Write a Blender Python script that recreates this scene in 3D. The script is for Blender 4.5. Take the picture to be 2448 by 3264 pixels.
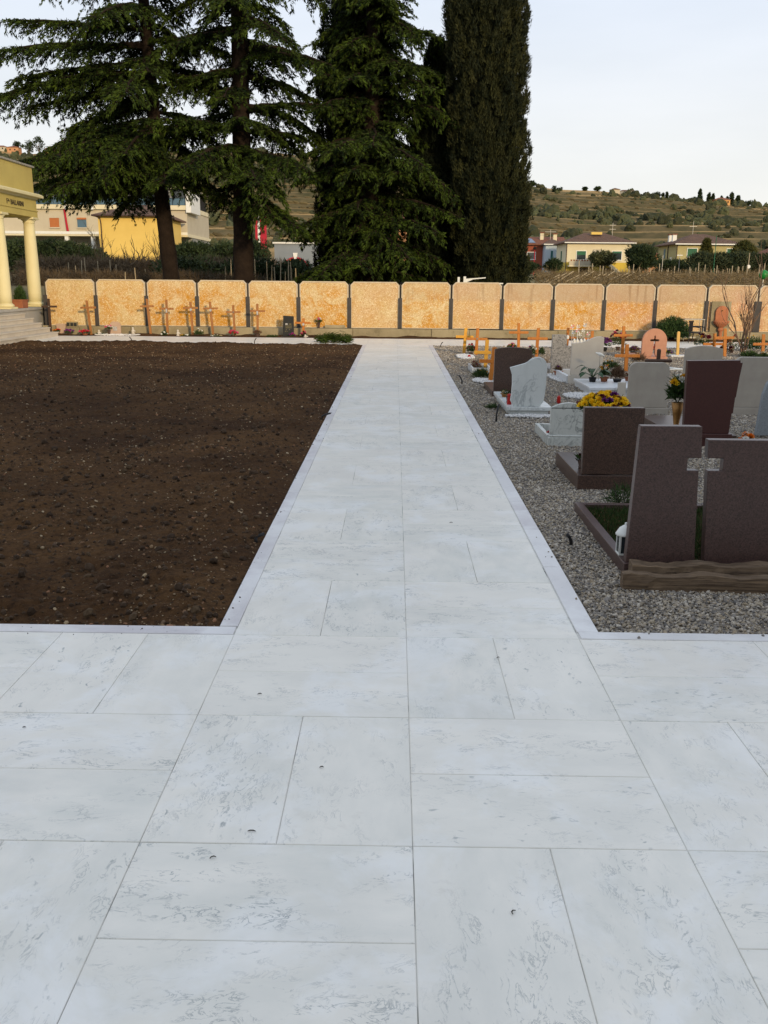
import bpy, math, random
import numpy as np
from mathutils import Matrix, Vector

for o in list(bpy.data.objects):
    bpy.data.objects.remove(o, do_unlink=True)
scene = bpy.context.scene
COL = scene.collection
rad = math.radians

# ------------------------------------------------------------------ camera
cam_d = bpy.data.cameras.new('camera')
cam = bpy.data.objects.new('camera', cam_d)
COL.objects.link(cam)
cam_d.sensor_fit = 'VERTICAL'
cam_d.sensor_height = 36.0
cam_d.lens = 31.74
cam_d.clip_end = 6000
_y, _p, _r = rad(0.57), rad(14.38), rad(0.53)
_fw = Vector((-math.sin(_y)*math.cos(_p), math.cos(_y)*math.cos(_p), -math.sin(_p)))
_rt = Vector((math.cos(_y), math.sin(_y), 0))
_up = _rt.cross(_fw)
_r2 = _rt*math.cos(_r) + _up*math.sin(_r)
_u2 = _up*math.cos(_r) - _rt*math.sin(_r)
_m = Matrix((_r2, _u2, -_fw)).transposed().to_4x4()
_m.translation = (0, 0, 1.6)
cam.matrix_world = _m
scene.camera = cam

# ------------------------------------------------------------------ sky, sun, exposure
SUN_EL, SUN_AZ = 14.0, 154.0            # azimuth clockwise from +Y (the way the camera looks)
world = bpy.data.worlds.new('World')
scene.world = world
world.use_nodes = True
wn, wl = world.node_tree.nodes, world.node_tree.links
wn.clear()
sky = wn.new('ShaderNodeTexSky')
sky.sky_type = 'NISHITA'
sky.sun_disc = False
sky.sun_elevation = rad(SUN_EL)
sky.sun_rotation = rad(SUN_AZ)
sky.air_density = 1.0
sky.dust_density = 3.0
sky.ozone_density = 1.0
# thin high cloud veil over the whole dome
tc = wn.new('ShaderNodeTexCoord')
mp = wn.new('ShaderNodeMapping'); mp.inputs['Scale'].default_value = (1.0, 1.0, 4.5)
nz = wn.new('ShaderNodeTexNoise'); nz.inputs['Scale'].default_value = 2.2; nz.inputs['Detail'].default_value = 5
rp = wn.new('ShaderNodeMapRange')
rp.inputs[1].default_value = 0.3; rp.inputs[2].default_value = 0.7
rp.inputs[3].default_value = 0.78; rp.inputs[4].default_value = 0.97
mix = wn.new('ShaderNodeMix'); mix.data_type = 'RGBA'
# the veil is whiter and warmer low down, where the air is thickest, all the way round
sz = wn.new('ShaderNodeSeparateXYZ'); zr = wn.new('ShaderNodeMapRange'); zr.interpolation_type = 'SMOOTHSTEP'
zr.inputs[1].default_value = 0.02; zr.inputs[2].default_value = 0.34
veil = wn.new('ShaderNodeMix'); veil.data_type = 'RGBA'
veil.inputs[6].default_value = (9.0, 8.9, 8.5, 1); veil.inputs[7].default_value = (7.3, 8.05, 9.3, 1)
wl.new(tc.outputs['Generated'], sz.inputs[0]); wl.new(sz.outputs[2], zr.inputs[0]); wl.new(zr.outputs[0], veil.inputs[0])
wl.new(veil.outputs[2], mix.inputs[7])
bg = wn.new('ShaderNodeBackground'); bg.inputs['Strength'].default_value = 0.1
out = wn.new('ShaderNodeOutputWorld')
wl.new(tc.outputs['Generated'], mp.inputs['Vector']); wl.new(mp.outputs[0], nz.inputs['Vector'])
wl.new(nz.outputs[0], rp.inputs[0]); wl.new(rp.outputs[0], mix.inputs[0])
wl.new(sky.outputs[0], mix.inputs[6]); wl.new(mix.outputs[2], bg.inputs['Color'])
wl.new(bg.outputs[0], out.inputs['Surface'])

sun_d = bpy.data.lights.new('sun', 'SUN')
sun_d.energy = 2.6
sun_d.color = (1.0, 0.76, 0.46)
sun_d.angle = rad(4.0)          # sun veiled by thin cloud
sun = bpy.data.objects.new('sun', sun_d)
COL.objects.link(sun)
_to = Vector((math.sin(rad(SUN_AZ))*math.cos(rad(SUN_EL)), math.cos(rad(SUN_AZ))*math.cos(rad(SUN_EL)), math.sin(rad(SUN_EL))))
sun.rotation_euler = _to.to_track_quat('Z', 'Y').to_euler()
sun.location = (20, -40, 30)

vs = scene.view_settings
vs.view_transform = 'Standard'
vs.look = 'None'
vs.exposure = 0.18
vs.gamma = 1.0
vs.use_curve_mapping = False

# ------------------------------------------------------------------ helpers
class MB:
    """collects shapes; build() links them as one mesh object"""
    def __init__(s):
        s.v, s.f, s.m = [], [], []
    def add(s, v, f, mi=0):
        o = len(s.v)
        s.v += [tuple(p) for p in v]
        s.f += [tuple(i+o for i in q) for q in f]
        s.m += [mi]*len(f)
        return s
    def box(s, x0, x1, y0, y1, z0, z1, mi=0):
        v = [(x0,y0,z0),(x1,y0,z0),(x1,y1,z0),(x0,y1,z0),(x0,y0,z1),(x1,y0,z1),(x1,y1,z1),(x0,y1,z1)]
        f = [(0,3,2,1),(4,5,6,7),(0,1,5,4),(1,2,6,5),(2,3,7,6),(3,0,4,7)]
        return s.add(v, f, mi)
    def prism(s, poly, y0, y1, mi=0):
        n = len(poly)
        v = [(x, y0, z) for x, z in poly] + [(x, y1, z) for x, z in poly]
        f = [tuple(range(n)), tuple(range(2*n-1, n-1, -1))]
        f += [((i+1) % n, i, n+i, n+(i+1) % n) for i in range(n)]
        return s.add(v, f, mi)
    def tube(s, pts, rads, n=8, mi=0):
        pts = [Vector(p) for p in pts]
        ref = Vector((0.31, 0.17, 0.93))
        v = []
        for i, p in enumerate(pts):
            d = (pts[min(i+1, len(pts)-1)] - pts[max(i-1, 0)])
            d = d.normalized() if d.length > 1e-9 else Vector((0, 0, 1))
            a = d.cross(ref)
            if a.length < 1e-3: a = d.cross(Vector((1, 0, 0)))
            a.normalize(); b = d.cross(a)
            for k in range(n):
                t = 2*math.pi*k/n
                v.append(p + (a*math.cos(t) + b*math.sin(t))*rads[i])
        f = []
        for i in range(len(pts)-1):
            for k in range(n):
                k2 = (k+1) % n
                f.append((i*n+k, i*n+k2, (i+1)*n+k2, (i+1)*n+k))
        f.append(tuple(range(n-1, -1, -1)))
        f.append(tuple((len(pts)-1)*n+k for k in range(n)))
        return s.add(v, f, mi)
    def lathe(s, prof, n=18, c=(0, 0, 0), mi=0, sy=1.0):
        v, f = [], []
        for r, z in prof:
            for k in range(n):
                t = 2*math.pi*k/n
                v.append((c[0]+r*math.cos(t), c[1]+r*sy*math.sin(t), c[2]+z))
        for i in range(len(prof)-1):
            for k in range(n):
                k2 = (k+1) % n
                f.append((i*n+k, i*n+k2, (i+1)*n+k2, (i+1)*n+k))
        f.append(tuple(range(n-1, -1, -1)))
        f.append(tuple((len(prof)-1)*n+k for k in range(n)))
        return s.add(v, f, mi)
    def build(s, name, mats, parent=None, loc=(0, 0, 0), rz=0.0, smooth=False, bevel=0.0):
        me = bpy.data.meshes.new(name)
        me.from_pydata(s.v, [], s.f)
        if not isinstance(mats, (list, tuple)): mats = [mats]
        for m in mats: me.materials.append(m)
        if len(mats) > 1:
            me.polygons.foreach_set('material_index', s.m)
        if smooth:
            me.polygons.foreach_set('use_smooth', [True]*len(me.polygons))
        me.update()
        return link(name, me, parent, loc, rz, bevel)

def link(name, me, parent=None, loc=(0, 0, 0), rz=0.0, bevel=0.0):
    o = bpy.data.objects.new(name, me)
    COL.objects.link(o)
    o.location = loc
    o.rotation_euler = (0, 0, rz)
    if parent is not None: o.parent = parent
    if bevel:
        b = o.modifiers.new('bevel', 'BEVEL')
        b.width = bevel; b.segments = 2; b.limit_method = 'ANGLE'; b.angle_limit = rad(40)
    return o

def tag(o, label, cat, group=None):
    o['label'] = label; o['category'] = cat
    if group: o['group'] = group
    return o

def thing(name, label, cat, loc=(0, 0, 0), rz=0.0, group=None):
    o = bpy.data.objects.new(name, None)
    COL.objects.link(o)
    o.empty_display_size = 0.2
    o.location = loc; o.rotation_euler = (0, 0, rz)
    return tag(o, label, cat, group)

def struct(o):
    o['kind'] = 'structure'
    return o

def copy_tree(root, loc, rz=0.0, scale=1.0, label=None):
    r = root.copy(); COL.objects.link(r)
    r.location = loc; r.rotation_euler = (0, 0, rz); r.scale = (scale,)*3
    if label: r['label'] = label
    for ch in list(root.children):
        c = ch.copy(); COL.objects.link(c); c.parent = r
        for g in list(ch.children):
            d = g.copy(); COL.objects.link(d); d.parent = c
    return r

def tri_mesh(name, tris, col, mats, parent=None, loc=(0, 0, 0)):
    """tris (N,3,3) array, col (N,) per-face 0..1 leaf tone"""
    tris = np.asarray(tris, dtype=np.float32); n = len(tris)
    me = bpy.data.meshes.new(name)
    me.vertices.add(3*n); me.vertices.foreach_set('co', tris.reshape(-1))
    me.loops.add(3*n); me.loops.foreach_set('vertex_index', np.arange(3*n, dtype=np.int32))
    me.polygons.add(n); me.polygons.foreach_set('loop_start', np.arange(0, 3*n, 3, dtype=np.int32))
    a = me.attributes.new('tone', 'FLOAT', 'FACE')
    a.data.foreach_set('value', np.asarray(col, dtype=np.float32))
    me.materials.append(mats)
    me.update(); me.validate()
    return link(name, me, parent, loc)

def grid_mesh(name, X, Y, Z, mat, parent=None, smooth=True):
    ny, nx = X.shape
    co = np.stack([X, Y, Z], -1).reshape(-1, 3).astype(np.float32)
    i = np.arange(ny*nx).reshape(ny, nx)
    q = np.stack([i[:-1, :-1], i[:-1, 1:], i[1:, 1:], i[1:, :-1]], -1).reshape(-1, 4).astype(np.int32)
    me = bpy.data.meshes.new(name)
    me.vertices.add(len(co)); me.vertices.foreach_set('co', co.reshape(-1))
    me.loops.add(q.size); me.loops.foreach_set('vertex_index', q.reshape(-1))
    me.polygons.add(len(q)); me.polygons.foreach_set('loop_start', np.arange(0, q.size, 4, dtype=np.int32))
    me.polygons.foreach_set('use_smooth', np.full(len(q), smooth))
    me.materials.append(mat); me.update(); me.validate()
    return link(name, me, parent)

_lat = np.random.RandomState(7).rand(256, 256).astype(np.float32)
def vnoise(x, y):
    xi = np.floor(x).astype(int); yi = np.floor(y).astype(int)
    fx = x-xi; fy = y-yi
    fx = fx*fx*(3-2*fx); fy = fy*fy*(3-2*fy)
    g = lambda a, b: _lat[a & 255, b & 255]
    return (g(xi, yi)*(1-fx)+g(xi+1, yi)*fx)*(1-fy) + (g(xi, yi+1)*(1-fx)+g(xi+1, yi+1)*fx)*fy
def fbm(x, y, o=4):
    s = 0; a = 1; t = 0
    for k in range(o):
        s = s+a*vnoise(x*2**k+17*k, y*2**k+31*k); t += a; a *= 0.5
    return s/t

def scatter(name, pts, rots, scls, mat, subdiv=1, lumpy=0.0):
    """countless small stones or shrubs: one object, instanced by geometry nodes"""
    n = len(pts)
    me = bpy.data.meshes.new(name)
    me.vertices.add(n); me.vertices.foreach_set('co', np.asarray(pts, np.float32).reshape(-1))
    for nm, arr in (('rot', rots), ('scl', scls)):
        a = me.attributes.new(nm, 'FLOAT_VECTOR', 'POINT')
        a.data.foreach_set('vector', np.asarray(arr, np.float32).reshape(-1))
    me.materials.append(mat)
    o = link(name, me); o['kind'] = 'stuff'
    ng = bpy.data.node_groups.new(name, 'GeometryNodeTree')
    ng.interface.new_socket('Geometry', in_out='INPUT', socket_type='NodeSocketGeometry')
    ng.interface.new_socket('Geometry', in_out='OUTPUT', socket_type='NodeSocketGeometry')
    N, L = ng.nodes, ng.links
    gi, go = N.new('NodeGroupInput'), N.new('NodeGroupOutput')
    ico = N.new('GeometryNodeMeshIcoSphere'); ico.inputs['Subdivisions'].default_value = subdiv
    sm = N.new('GeometryNodeSetMaterial'); sm.inputs['Material'].default_value = mat
    iop = N.new('GeometryNodeInstanceOnPoints')
    ra = N.new('GeometryNodeInputNamedAttribute'); ra.data_type = 'FLOAT_VECTOR'; ra.inputs['Name'].default_value = 'rot'
    sa = N.new('GeometryNodeInputNamedAttribute'); sa.data_type = 'FLOAT_VECTOR'; sa.inputs['Name'].default_value = 'scl'
    L.new(gi.outputs[0], iop.inputs['Points'])
    src = ico.outputs['Mesh']
    if lumpy:
        sp = N.new('GeometryNodeSetPosition'); nt = N.new('ShaderNodeTexNoise'); nt.inputs['Scale'].default_value = 1.9; nt.inputs['Detail'].default_value = 4
        pos = N.new('GeometryNodeInputPosition'); vm = N.new('ShaderNodeVectorMath'); vm.operation = 'SCALE'
        ma = N.new('ShaderNodeMath'); ma.operation = 'MULTIPLY_ADD'; ma.inputs[1].default_value = 2*lumpy; ma.inputs[2].default_value = -lumpy
        L.new(nt.outputs[0], ma.inputs[0]); L.new(pos.outputs[0], vm.inputs[0]); L.new(ma.outputs[0], vm.inputs['Scale'])
        L.new(src, sp.inputs['Geometry']); L.new(vm.outputs[0], sp.inputs['Offset']); src = sp.outputs[0]
    L.new(src, sm.inputs['Geometry']); L.new(sm.outputs[0], iop.inputs['Instance'])
    L.new(ra.outputs[0], iop.inputs['Rotation']); L.new(sa.outputs[0], iop.inputs['Scale'])
    L.new(iop.outputs[0], go.inputs[0])
    md = o.modifiers.new('scatter', 'NODES'); md.node_group = ng
    return o

# ------------------------------------------------------------------ materials
class NT:
    """short-hand for building a material's nodes"""
    def __init__(s, name, rough=0.7, spec=0.3):
        s.m = bpy.data.materials.new(name); s.m.use_nodes = True
        s.t = s.m.node_tree; s.n = s.t.nodes; s.l = s.t.links
        s.b = s.n['Principled BSDF']
        s.b.inputs['Roughness'].default_value = rough
        s.b.inputs['Specular IOR Level'].default_value = spec
    def new(s, t, **k):
        x = s.n.new(t)
        for a, b in k.items(): setattr(x, a, b)
        return x
    def put(s, sock, val):
        if hasattr(val, 'is_linked') or hasattr(val, 'links'): s.l.new(val, sock)
        elif isinstance(val, (tuple, list)) and len(val) == 3 and sock.type == 'RGBA': sock.default_value = (*val, 1)
        else: sock.default_value = val
    def coord(s, kind='Object', scale=(1, 1, 1), offset=None):
        c = s.new('ShaderNodeTexCoord').outputs[kind] if kind != 'World' else s.new('ShaderNodeNewGeometry').outputs['Position']
        m = s.new('ShaderNodeMapping'); m.inputs['Scale'].default_value = scale
        s.l.new(c, m.inputs['Vector'])
        if offset is not None: s.l.new(offset, m.inputs['Location'])
        return m.outputs[0]
    def rand(s): return s.new('ShaderNodeObjectInfo').outputs['Random']
    def randvec(s, k=60.0):
        c = s.new('ShaderNodeCombineXYZ'); r = s.rand()
        for i, q in enumerate((k, k*1.7, k*0.6)):
            s.l.new(s.math('MULTIPLY', r, q), c.inputs[i])
        return c.outputs[0]
    def noise(s, vec, scale, detail=4, rough=0.55, dist=0.0):
        x = s.new('ShaderNodeTexNoise'); s.l.new(vec, x.inputs['Vector'])
        x.inputs['Scale'].default_value = scale; x.inputs['Detail'].default_value = detail
        x.inputs['Roughness'].default_value = rough; x.inputs['Distortion'].default_value = dist
        return x.outputs[0]
    def voro(s, vec, scale, out='Color', feature='F1'):
        x = s.new('ShaderNodeTexVoronoi'); x.feature = feature; s.l.new(vec, x.inputs['Vector'])
        x.inputs['Scale'].default_value = scale
        return x.outputs[out]
    def math(s, op, a, b=None, clamp=False):
        x = s.new('ShaderNodeMath', operation=op, use_clamp=clamp)
        s.put(x.inputs[0], a)
        if b is not None: s.put(x.inputs[1], b)
        return x.outputs[0]
    def remap(s, v, a, b, c=0.0, d=1.0, smooth=False):
        x = s.new('ShaderNodeMapRange'); x.interpolation_type = 'SMOOTHSTEP' if smooth else 'LINEAR'
        s.put(x.inputs[0], v)
        for i, q in enumerate((a, b, c, d)): x.inputs[i+1].default_value = q
        return x.outputs[0]
    def mix(s, f, a, b, mode='MIX'):
        x = s.new('ShaderNodeMix', data_type='RGBA', blend_type=mode)
        s.put(x.inputs[0], f); s.put(x.inputs[6], a); s.put(x.inputs[7], b)
        return x.outputs[2]
    def sep(s, v, i):
        x = s.new('ShaderNodeSeparateXYZ'); s.l.new(v, x.inputs[0]); return x.outputs[i]
    def attr(s, nm):
        x = s.new('ShaderNodeAttribute'); x.attribute_name = nm; return x.outputs['Fac']
    def bump(s, h, strength=0.3, dist=0.01):
        x = s.new('ShaderNodeBump'); s.put(x.inputs['Height'], h)
        x.inputs['Strength'].default_value = strength; x.inputs['Distance'].default_value = dist
        s.l.new(x.outputs[0], s.b.inputs['Normal'])
    def out(s, col):
        s.put(s.b.inputs['Base Color'], col)
        return s.m

def plain(name, c1, c2=None, scale=6.0, rough=0.75, bump=0.25, bscale=60.0, spec=0.3, coord='Object', rand=0.0, dist=0.006, metal=0.0):
    t = NT(name, rough, spec)
    v = t.coord(coord)
    if c2 is None: c2 = tuple(q*0.75 for q in c1)
    f = t.remap(t.noise(v, scale, 5, 0.6), 0.3, 0.7)
    c = t.mix(f, c1, c2)
    if rand:
        k = t.remap(t.rand(), 0, 1, 1-rand, 1+rand)
        cb = t.new('ShaderNodeCombineColor')
        for i in range(3): t.l.new(k, cb.inputs[i])
        c = t.mix(1.0, c, cb.outputs[0], 'MULTIPLY')
    if bump: t.bump(t.noise(v, bscale, 4, 0.6), bump, dist)
    t.b.inputs['Metallic'].default_value = metal
    return t.out(c)

def leaf_mat(name, c1, c2, rough=0.75):
    t = NT(name, rough, 0.15)
    f = t.attr('tone')
    c = t.mix(f, c1, c2)
    return t.out(c)
# ---- paving stone: pale limestone with grey veinlets, each slab its own piece of rock
def marble_paving(name, base, tint2, vein=1.0):
    t = NT(name, 0.40, 0.5)
    v = t.coord('Object', (1, 1.9, 1), t.randvec(40))
    w = t.coord('World')
    c = t.mix(t.remap(t.rand(), 0.0, 1.0), base, tint2)
    c = t.mix(t.remap(t.noise(v, 3.0, 6, 0.6), 0.35, 0.7), c, tuple(q*1.07 for q in base))
    # pale cutting dust lying in irregular patches
    d = t.remap(t.noise(w, 2.1, 6, 0.65, 0.4), 0.50, 0.62, 0.0, 0.5)
    c = t.mix(d, c, (0.84, 0.845, 0.835))
    g = t.remap(t.noise(w, 0.9, 4, 0.6), 0.5, 0.75, 0.0, 0.25)
    c = t.mix(g, c, (0.58, 0.54, 0.50))
    sm_ = t.math('MULTIPLY', t.remap(t.noise(w, 5.5, 5, 0.7, 0.3), 0.60, 0.74), t.remap(t.noise(w, 0.7, 3, 0.5), 0.48, 0.62, 0, 0.35))
    c = t.mix(sm_, c, (0.40, 0.36, 0.32))
    # squiggling grey veinlets, in patches
    n1 = t.noise(v, 11.0, 7, 0.66, 1.4)
    line = t.remap(t.math('ABSOLUTE', t.math('SUBTRACT', n1, 0.5)), 0.0, 0.026, 1.0, 0.0)
    patch = t.math('MULTIPLY', t.remap(t.noise(v, 8.0, 4, 0.6), 0.48, 0.56), t.remap(t.noise(v, 2.6, 3, 0.5), 0.40, 0.58))
    f1 = t.math('MULTIPLY', line, patch)
    n2 = t.noise(v, 24.0, 5, 0.6, 0.6)
    blot = t.math('MULTIPLY', t.remap(n2, 0.56, 0.64), t.remap(t.noise(v, 9.0, 3, 0.5), 0.56, 0.64))
    f1 = t.math('MULTIPLY', f1, t.remap(t.math('FRACT', t.math('MULTIPLY', t.rand(), 7.31)), 0, 1, 0.4, 1.0))
    blot = t.math('MULTIPLY', blot, t.remap(t.math('FRACT', t.math('MULTIPLY', t.rand(), 3.77)), 0.2, 1, 0.0, 1.0))
    f = t.math('MAXIMUM', t.math('MULTIPLY', f1, 0.85*vein), t.math('MULTIPLY', blot, 0.8*vein))
    c = t.mix(f, c, (0.17, 0.205, 0.22))
    t.bump(t.noise(v, 260.0, 2, 0.5), 0.06, 0.002)
    return t.out(c)
m_slab = marble_paving('pale_limestone', (0.755, 0.725, 0.655), (0.66, 0.655, 0.60))
m_kerb = marble_paving('kerb_limestone', (0.66, 0.65, 0.645), (0.54, 0.51, 0.525), 0.3)

t = NT('mortar', 0.9, 0.1)
w = t.coord('World')
m_mortar = t.out(t.mix(t.remap(t.noise(w, 2.6, 4, 0.6), 0.40, 0.50), (0.20, 0.20, 0.185), (0.62, 0.61, 0.57)))

t = NT('bare_soil', 0.95, 0.08)
w = t.coord('World')
c = t.mix(t.remap(t.noise(w, 0.45, 6, 0.65, 0.4), 0.38, 0.62), (0.050, 0.025, 0.012), (0.118, 0.062, 0.026))
c = t.mix(t.remap(t.noise(w, 26.0, 5, 0.7), 0.45, 0.72), c, (0.026, 0.015, 0.009))
c = t.mix(t.remap(t.noise(w, 55.0, 3, 0.6), 0.64, 0.72, 0, 0.6), c, (0.19, 0.14, 0.085))
t.bump(t.noise(w, 38.0, 6, 0.7), 0.9, 0.03)
m_soil = t.out(c)

def stones(name, cols, rough=0.85, dirt=(0.12, 0.10, 0.08)):
    t = NT(name, rough, 0.2)
    r = t.rand()
    x = t.new('ShaderNodeValToRGB'); t.l.new(r, x.inputs[0])
    x.color_ramp.interpolation = 'CONSTANT'
    e = x.color_ramp.elements
    while len(e) < len(cols): e.new(1.0)
    for i, q in enumerate(cols):
        e[i].position = i/len(cols); e[i].color = (*q, 1)
    v = t.coord('Object')
    return t.out(t.mix(t.remap(t.noise(v, 2.5, 3, 0.6), 0.35, 0.7, 0, 0.5), x.outputs[0], dirt))
m_gravel = stones('gravel', [(.33,.28,.215),(.41,.35,.26),(.22,.20,.18),(.50,.44,.36),(.29,.265,.235),(.37,.30,.21),(.58,.53,.45),(.14,.135,.13),(.24,.22,.20)])
m_pebble = stones('soil_pebbles', [(.26,.17,.09),(.36,.27,.16),(.19,.11,.06),(.30,.15,.08),(.11,.07,.045),(.46,.37,.24),(.14,.09,.055),(.22,.15,.09)], 0.85, (0.10, 0.06, 0.035))
m_clod = stones('soil_clods', [(.05,.032,.02),(.07,.045,.028),(.04,.025,.015),(.085,.055,.03)], 0.95, (0.035, 0.021, 0.012))
m_whitegrav = stones('white_chippings', [(.75,.75,.74),(.85,.85,.85),(.62,.62,.62),(.8,.79,.76)])

t = NT('gravel_bed', 0.95, 0.1)
w = t.coord('World')
m_gravelbed = t.out(t.mix(t.voro(w, 70.0), (0.14, 0.12, 0.10), (0.34, 0.295, 0.235)))

# ---- boundary wall concrete: exposed chips, ochre lime stains; the object colour holds
#      how much ochre (r), pink (g; at the right end it is painted-in shade) and weathered top band (b) this panel carries
t = NT('chipped_concrete', 0.9, 0.15)
v = t.coord('Object', (1, 1, 1)); rv = t.coord('Object', (1, 1, 1), t.randvec(30))
oc = t.new('ShaderNodeObjectInfo').outputs['Color']
sx = t.new('ShaderNodeSeparateColor'); t.l.new(oc, sx.inputs[0])
c = t.mix(t.remap(t.noise(rv, 2.0, 5, 0.65), 0.3, 0.7), (0.66, 0.54, 0.30), (0.56, 0.43, 0.20))
c = t.mix(t.math('MULTIPLY', sx.outputs[1], t.remap(t.noise(rv, 1.6, 4, 0.6), 0.25, 0.6)), c, (0.56, 0.31, 0.19))
och = t.math('MULTIPLY', t.remap(t.noise(rv, 1.9, 7, 0.72, 0.9), 0.42, 0.56), sx.outputs[0])
zz = t.sep(v, 2)
och = t.math('MULTIPLY', och, t.remap(zz, 1.50, 1.1, 0.35, 1.0))
c = t.mix(och, c, (0.53, 0.245, 0.018))
chips = t.voro(rv, 46.0)
cs = t.new('ShaderNodeSeparateColor'); t.l.new(chips, cs.inputs[0])
c = t.mix(t.remap(cs.outputs[0], 0.64, 0.95, 0, 0.6), c, (0.82, 0.70, 0.48))
c = t.mix(t.remap(cs.outputs[1], 0.70, 0.95, 0, 0.65), c, (0.42, 0.215, 0.07))
st = t.coord('Object', (5.5, 1, 0.35), t.randvec(30))
band = t.math('MULTIPLY', sx.outputs[2], t.remap(t.math('ADD', zz, t.math('MULTIPLY', t.noise(st, 2.0, 4, 0.6), 0.25)), 1.12, 1.22))
c = t.mix(t.math('MULTIPLY', band, 0.75), c, (0.42, 0.32, 0.22))
drip = t.math('MULTIPLY', t.remap(t.noise(st, 1.6, 3, 0.5), 0.60, 0.70), t.remap(zz, 0.3, 1.25, 0.1, 0.8))
c = t.mix(t.math('MULTIPLY', drip, t.remap(sx.outputs[2], 0, 1, 0.12, 0.8)), c, (0.30, 0.19, 0.10))
t.bump(t.voro(rv, 42.0, 'Distance'), 0.55, 0.012)
m_panel = t.out(c)
m_rim = plain('panel_rim', (0.60, 0.51, 0.37), (0.46, 0.38, 0.27), 7, 0.85, 0.2)
m_post = plain('post_dark_grey', (0.045, 0.042, 0.040), (0.065, 0.058, 0.053), 5, 0.75, 0.2)
t = NT('weathered_concrete', 0.92, 0.15)
v = t.coord('World')
c = t.mix(t.remap(t.noise(v, 1.1, 5, 0.6), 0.35, 0.65), (0.36, 0.31, 0.20), (0.24, 0.20, 0.12))
c = t.mix(t.remap(t.noise(v, 5.0, 5, 0.7), 0.55, 0.7, 0, 0.7), c, (0.15, 0.13, 0.075))
t.bump(t.noise(v, 30, 5, 0.65), 0.5, 0.02)
m_conc = t.out(c)

t = NT('dry_field', 0.95, 0.1)
v = t.coord('World')
c = t.mix(t.remap(t.noise(v, 0.25, 5, 0.6), 0.35, 0.65), (0.20, 0.155, 0.08), (0.14, 0.125, 0.055))
c = t.mix(t.remap(t.noise(v, 3.0, 5, 0.7), 0.5, 0.75, 0, 0.7), c, (0.20, 0.16, 0.085))
m_field = t.out(c)

t = NT('terraced_hill', 0.95, 0.08)
v = t.coord('World')
nrm = t.sep(t.new('ShaderNodeNewGeometry').outputs['Normal'], 2)
vb = t.coord('World', (0.25, 1, 1.0))
flat = t.mix(t.remap(t.noise(vb, 0.035, 5, 0.6), 0.40, 0.54), (0.19, 0.138, 0.062), (0.40, 0.265, 0.115))
flat = t.mix(t.remap(t.noise(v, 0.012, 4, 0.6), 0.56, 0.68), flat, (0.105, 0.095, 0.045))
bank = t.mix(t.remap(t.noise(v, 0.08, 5, 0.7), 0.35, 0.65), (0.055, 0.053, 0.025), (0.13, 0.10, 0.05))
c = t.mix(t.remap(nrm, 0.935, 0.978), bank, flat)
c = t.mix(t.remap(t.noise(v, 0.35, 4, 0.7), 0.52, 0.72, 0, 0.55), c, (0.065, 0.062, 0.03))
m_hill = t.out(c)

# ------------------------------------------------------------------ ground
gm = MB(); gm.add([(-3000,-3000,-0.35),(3000,-3000,-0.35),(3000,4000,-0.35),(-3000,4000,-0.35)], [(0,1,2,3)])
struct(gm.build('ground', m_field))

# ------------------------------------------------------------------ paving
XC, Y0, CELL = 0.07, 3.914, 0.8
def slab_mesh(name, w, d, h=0.04, g=0.0012, ch=0.0016):
    x, y = w/2-g, d/2-g
    v = [(-x,-y,-h),(x,-y,-h),(x,y,-h),(-x,y,-h),(-x,-y,-ch),(x,-y,-ch),(x,y,-ch),(-x,y,-ch),
         (-x+ch,-y+ch,0),(x-ch,-y+ch,0),(x-ch,y-ch,0),(-x+ch,y-ch,0)]
    f = [(0,1,5,4),(1,2,6,5),(2,3,7,6),(3,0,4,7),(4,5,9,8),(5,6,10,9),(6,7,11,10),(7,4,8,11),(8,9,10,11)]
    me = bpy.data.meshes.new(name); me.from_pydata(v, [], f); me.materials.append(m_slab); me.update()
    return me
me_slab = slab_mesh('slab', 0.8, 0.4)
me_half = slab_mesh('slab_half', 0.8, 0.386)
rs = random.Random(3)
def lay_cell(parent, x0, y0, horiz):
    for k in (0, 1):
        if horiz: p, rz = (x0+0.4, y0+0.2+0.4*k), 0
        else: p, rz = (x0+0.2+0.4*k, y0+0.4), math.pi/2
        o = link('slab', me_slab, parent, (p[0], p[1], rs.uniform(-0.0005, 0.0005)), rz+math.pi*rs.randint(0, 1))
def kerb_run(parent, p0, p1, width, side, lengths=1.0):
    """row of narrow kerb stones from p0 to p1, width to one side"""
    d = Vector((p1[0]-p0[0], p1[1]-p0[1])); L = d.length; d.normalize()
    nrm = Vector((-d.y, d.x))*side
    s = 0.0
    while s < L-1e-4:
        l = min(lengths*rs.choice((0.6, 0.8, 1.0, 1.2)), L-s)
        if L-s-l < 0.25: l = L-s
        q = Vector(p0)+d*(s+l/2)+nrm*(width/2)
        me = slab_mesh('kerb_stone', l, width); me.materials.clear(); me.materials.append(m_kerb)
        link('kerb_stone', me, parent, (q.x, q.y, 0.002+rs.uniform(-.001, .001)), math.atan2(d.y, d.x))
        s += l
XL, XR = XC-0.8, XC+0.8+0.005           # inner edges of the central path
KL, KR = -0.82, 0.98                    # outer edges of its kerbs
front = struct(MB().box(-9, 9, -6, 4.008, -0.30, -0.0034).build('front_pavement', m_mortar))
for j in range(-7, 0):
    for i in range(-5, 7):
        if abs(XC-0.4+0.8*i) < 4.6 or j > -4:
            lay_cell(front, XC-0.8+0.8*i, Y0+0.8*j, (i+j) % 2 == 1)
kerb_run(front, (XL-0.005, Y0), (-6, Y0), 0.095, -1)
kerb_run(front, (XR+0.005, Y0), (7, Y0), 0.085, 1)
path = struct(MB().box(KL+.004, KR-.004, 4.008, 23.42, -0.30, -0.0034).build('central_path', m_mortar))
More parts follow.
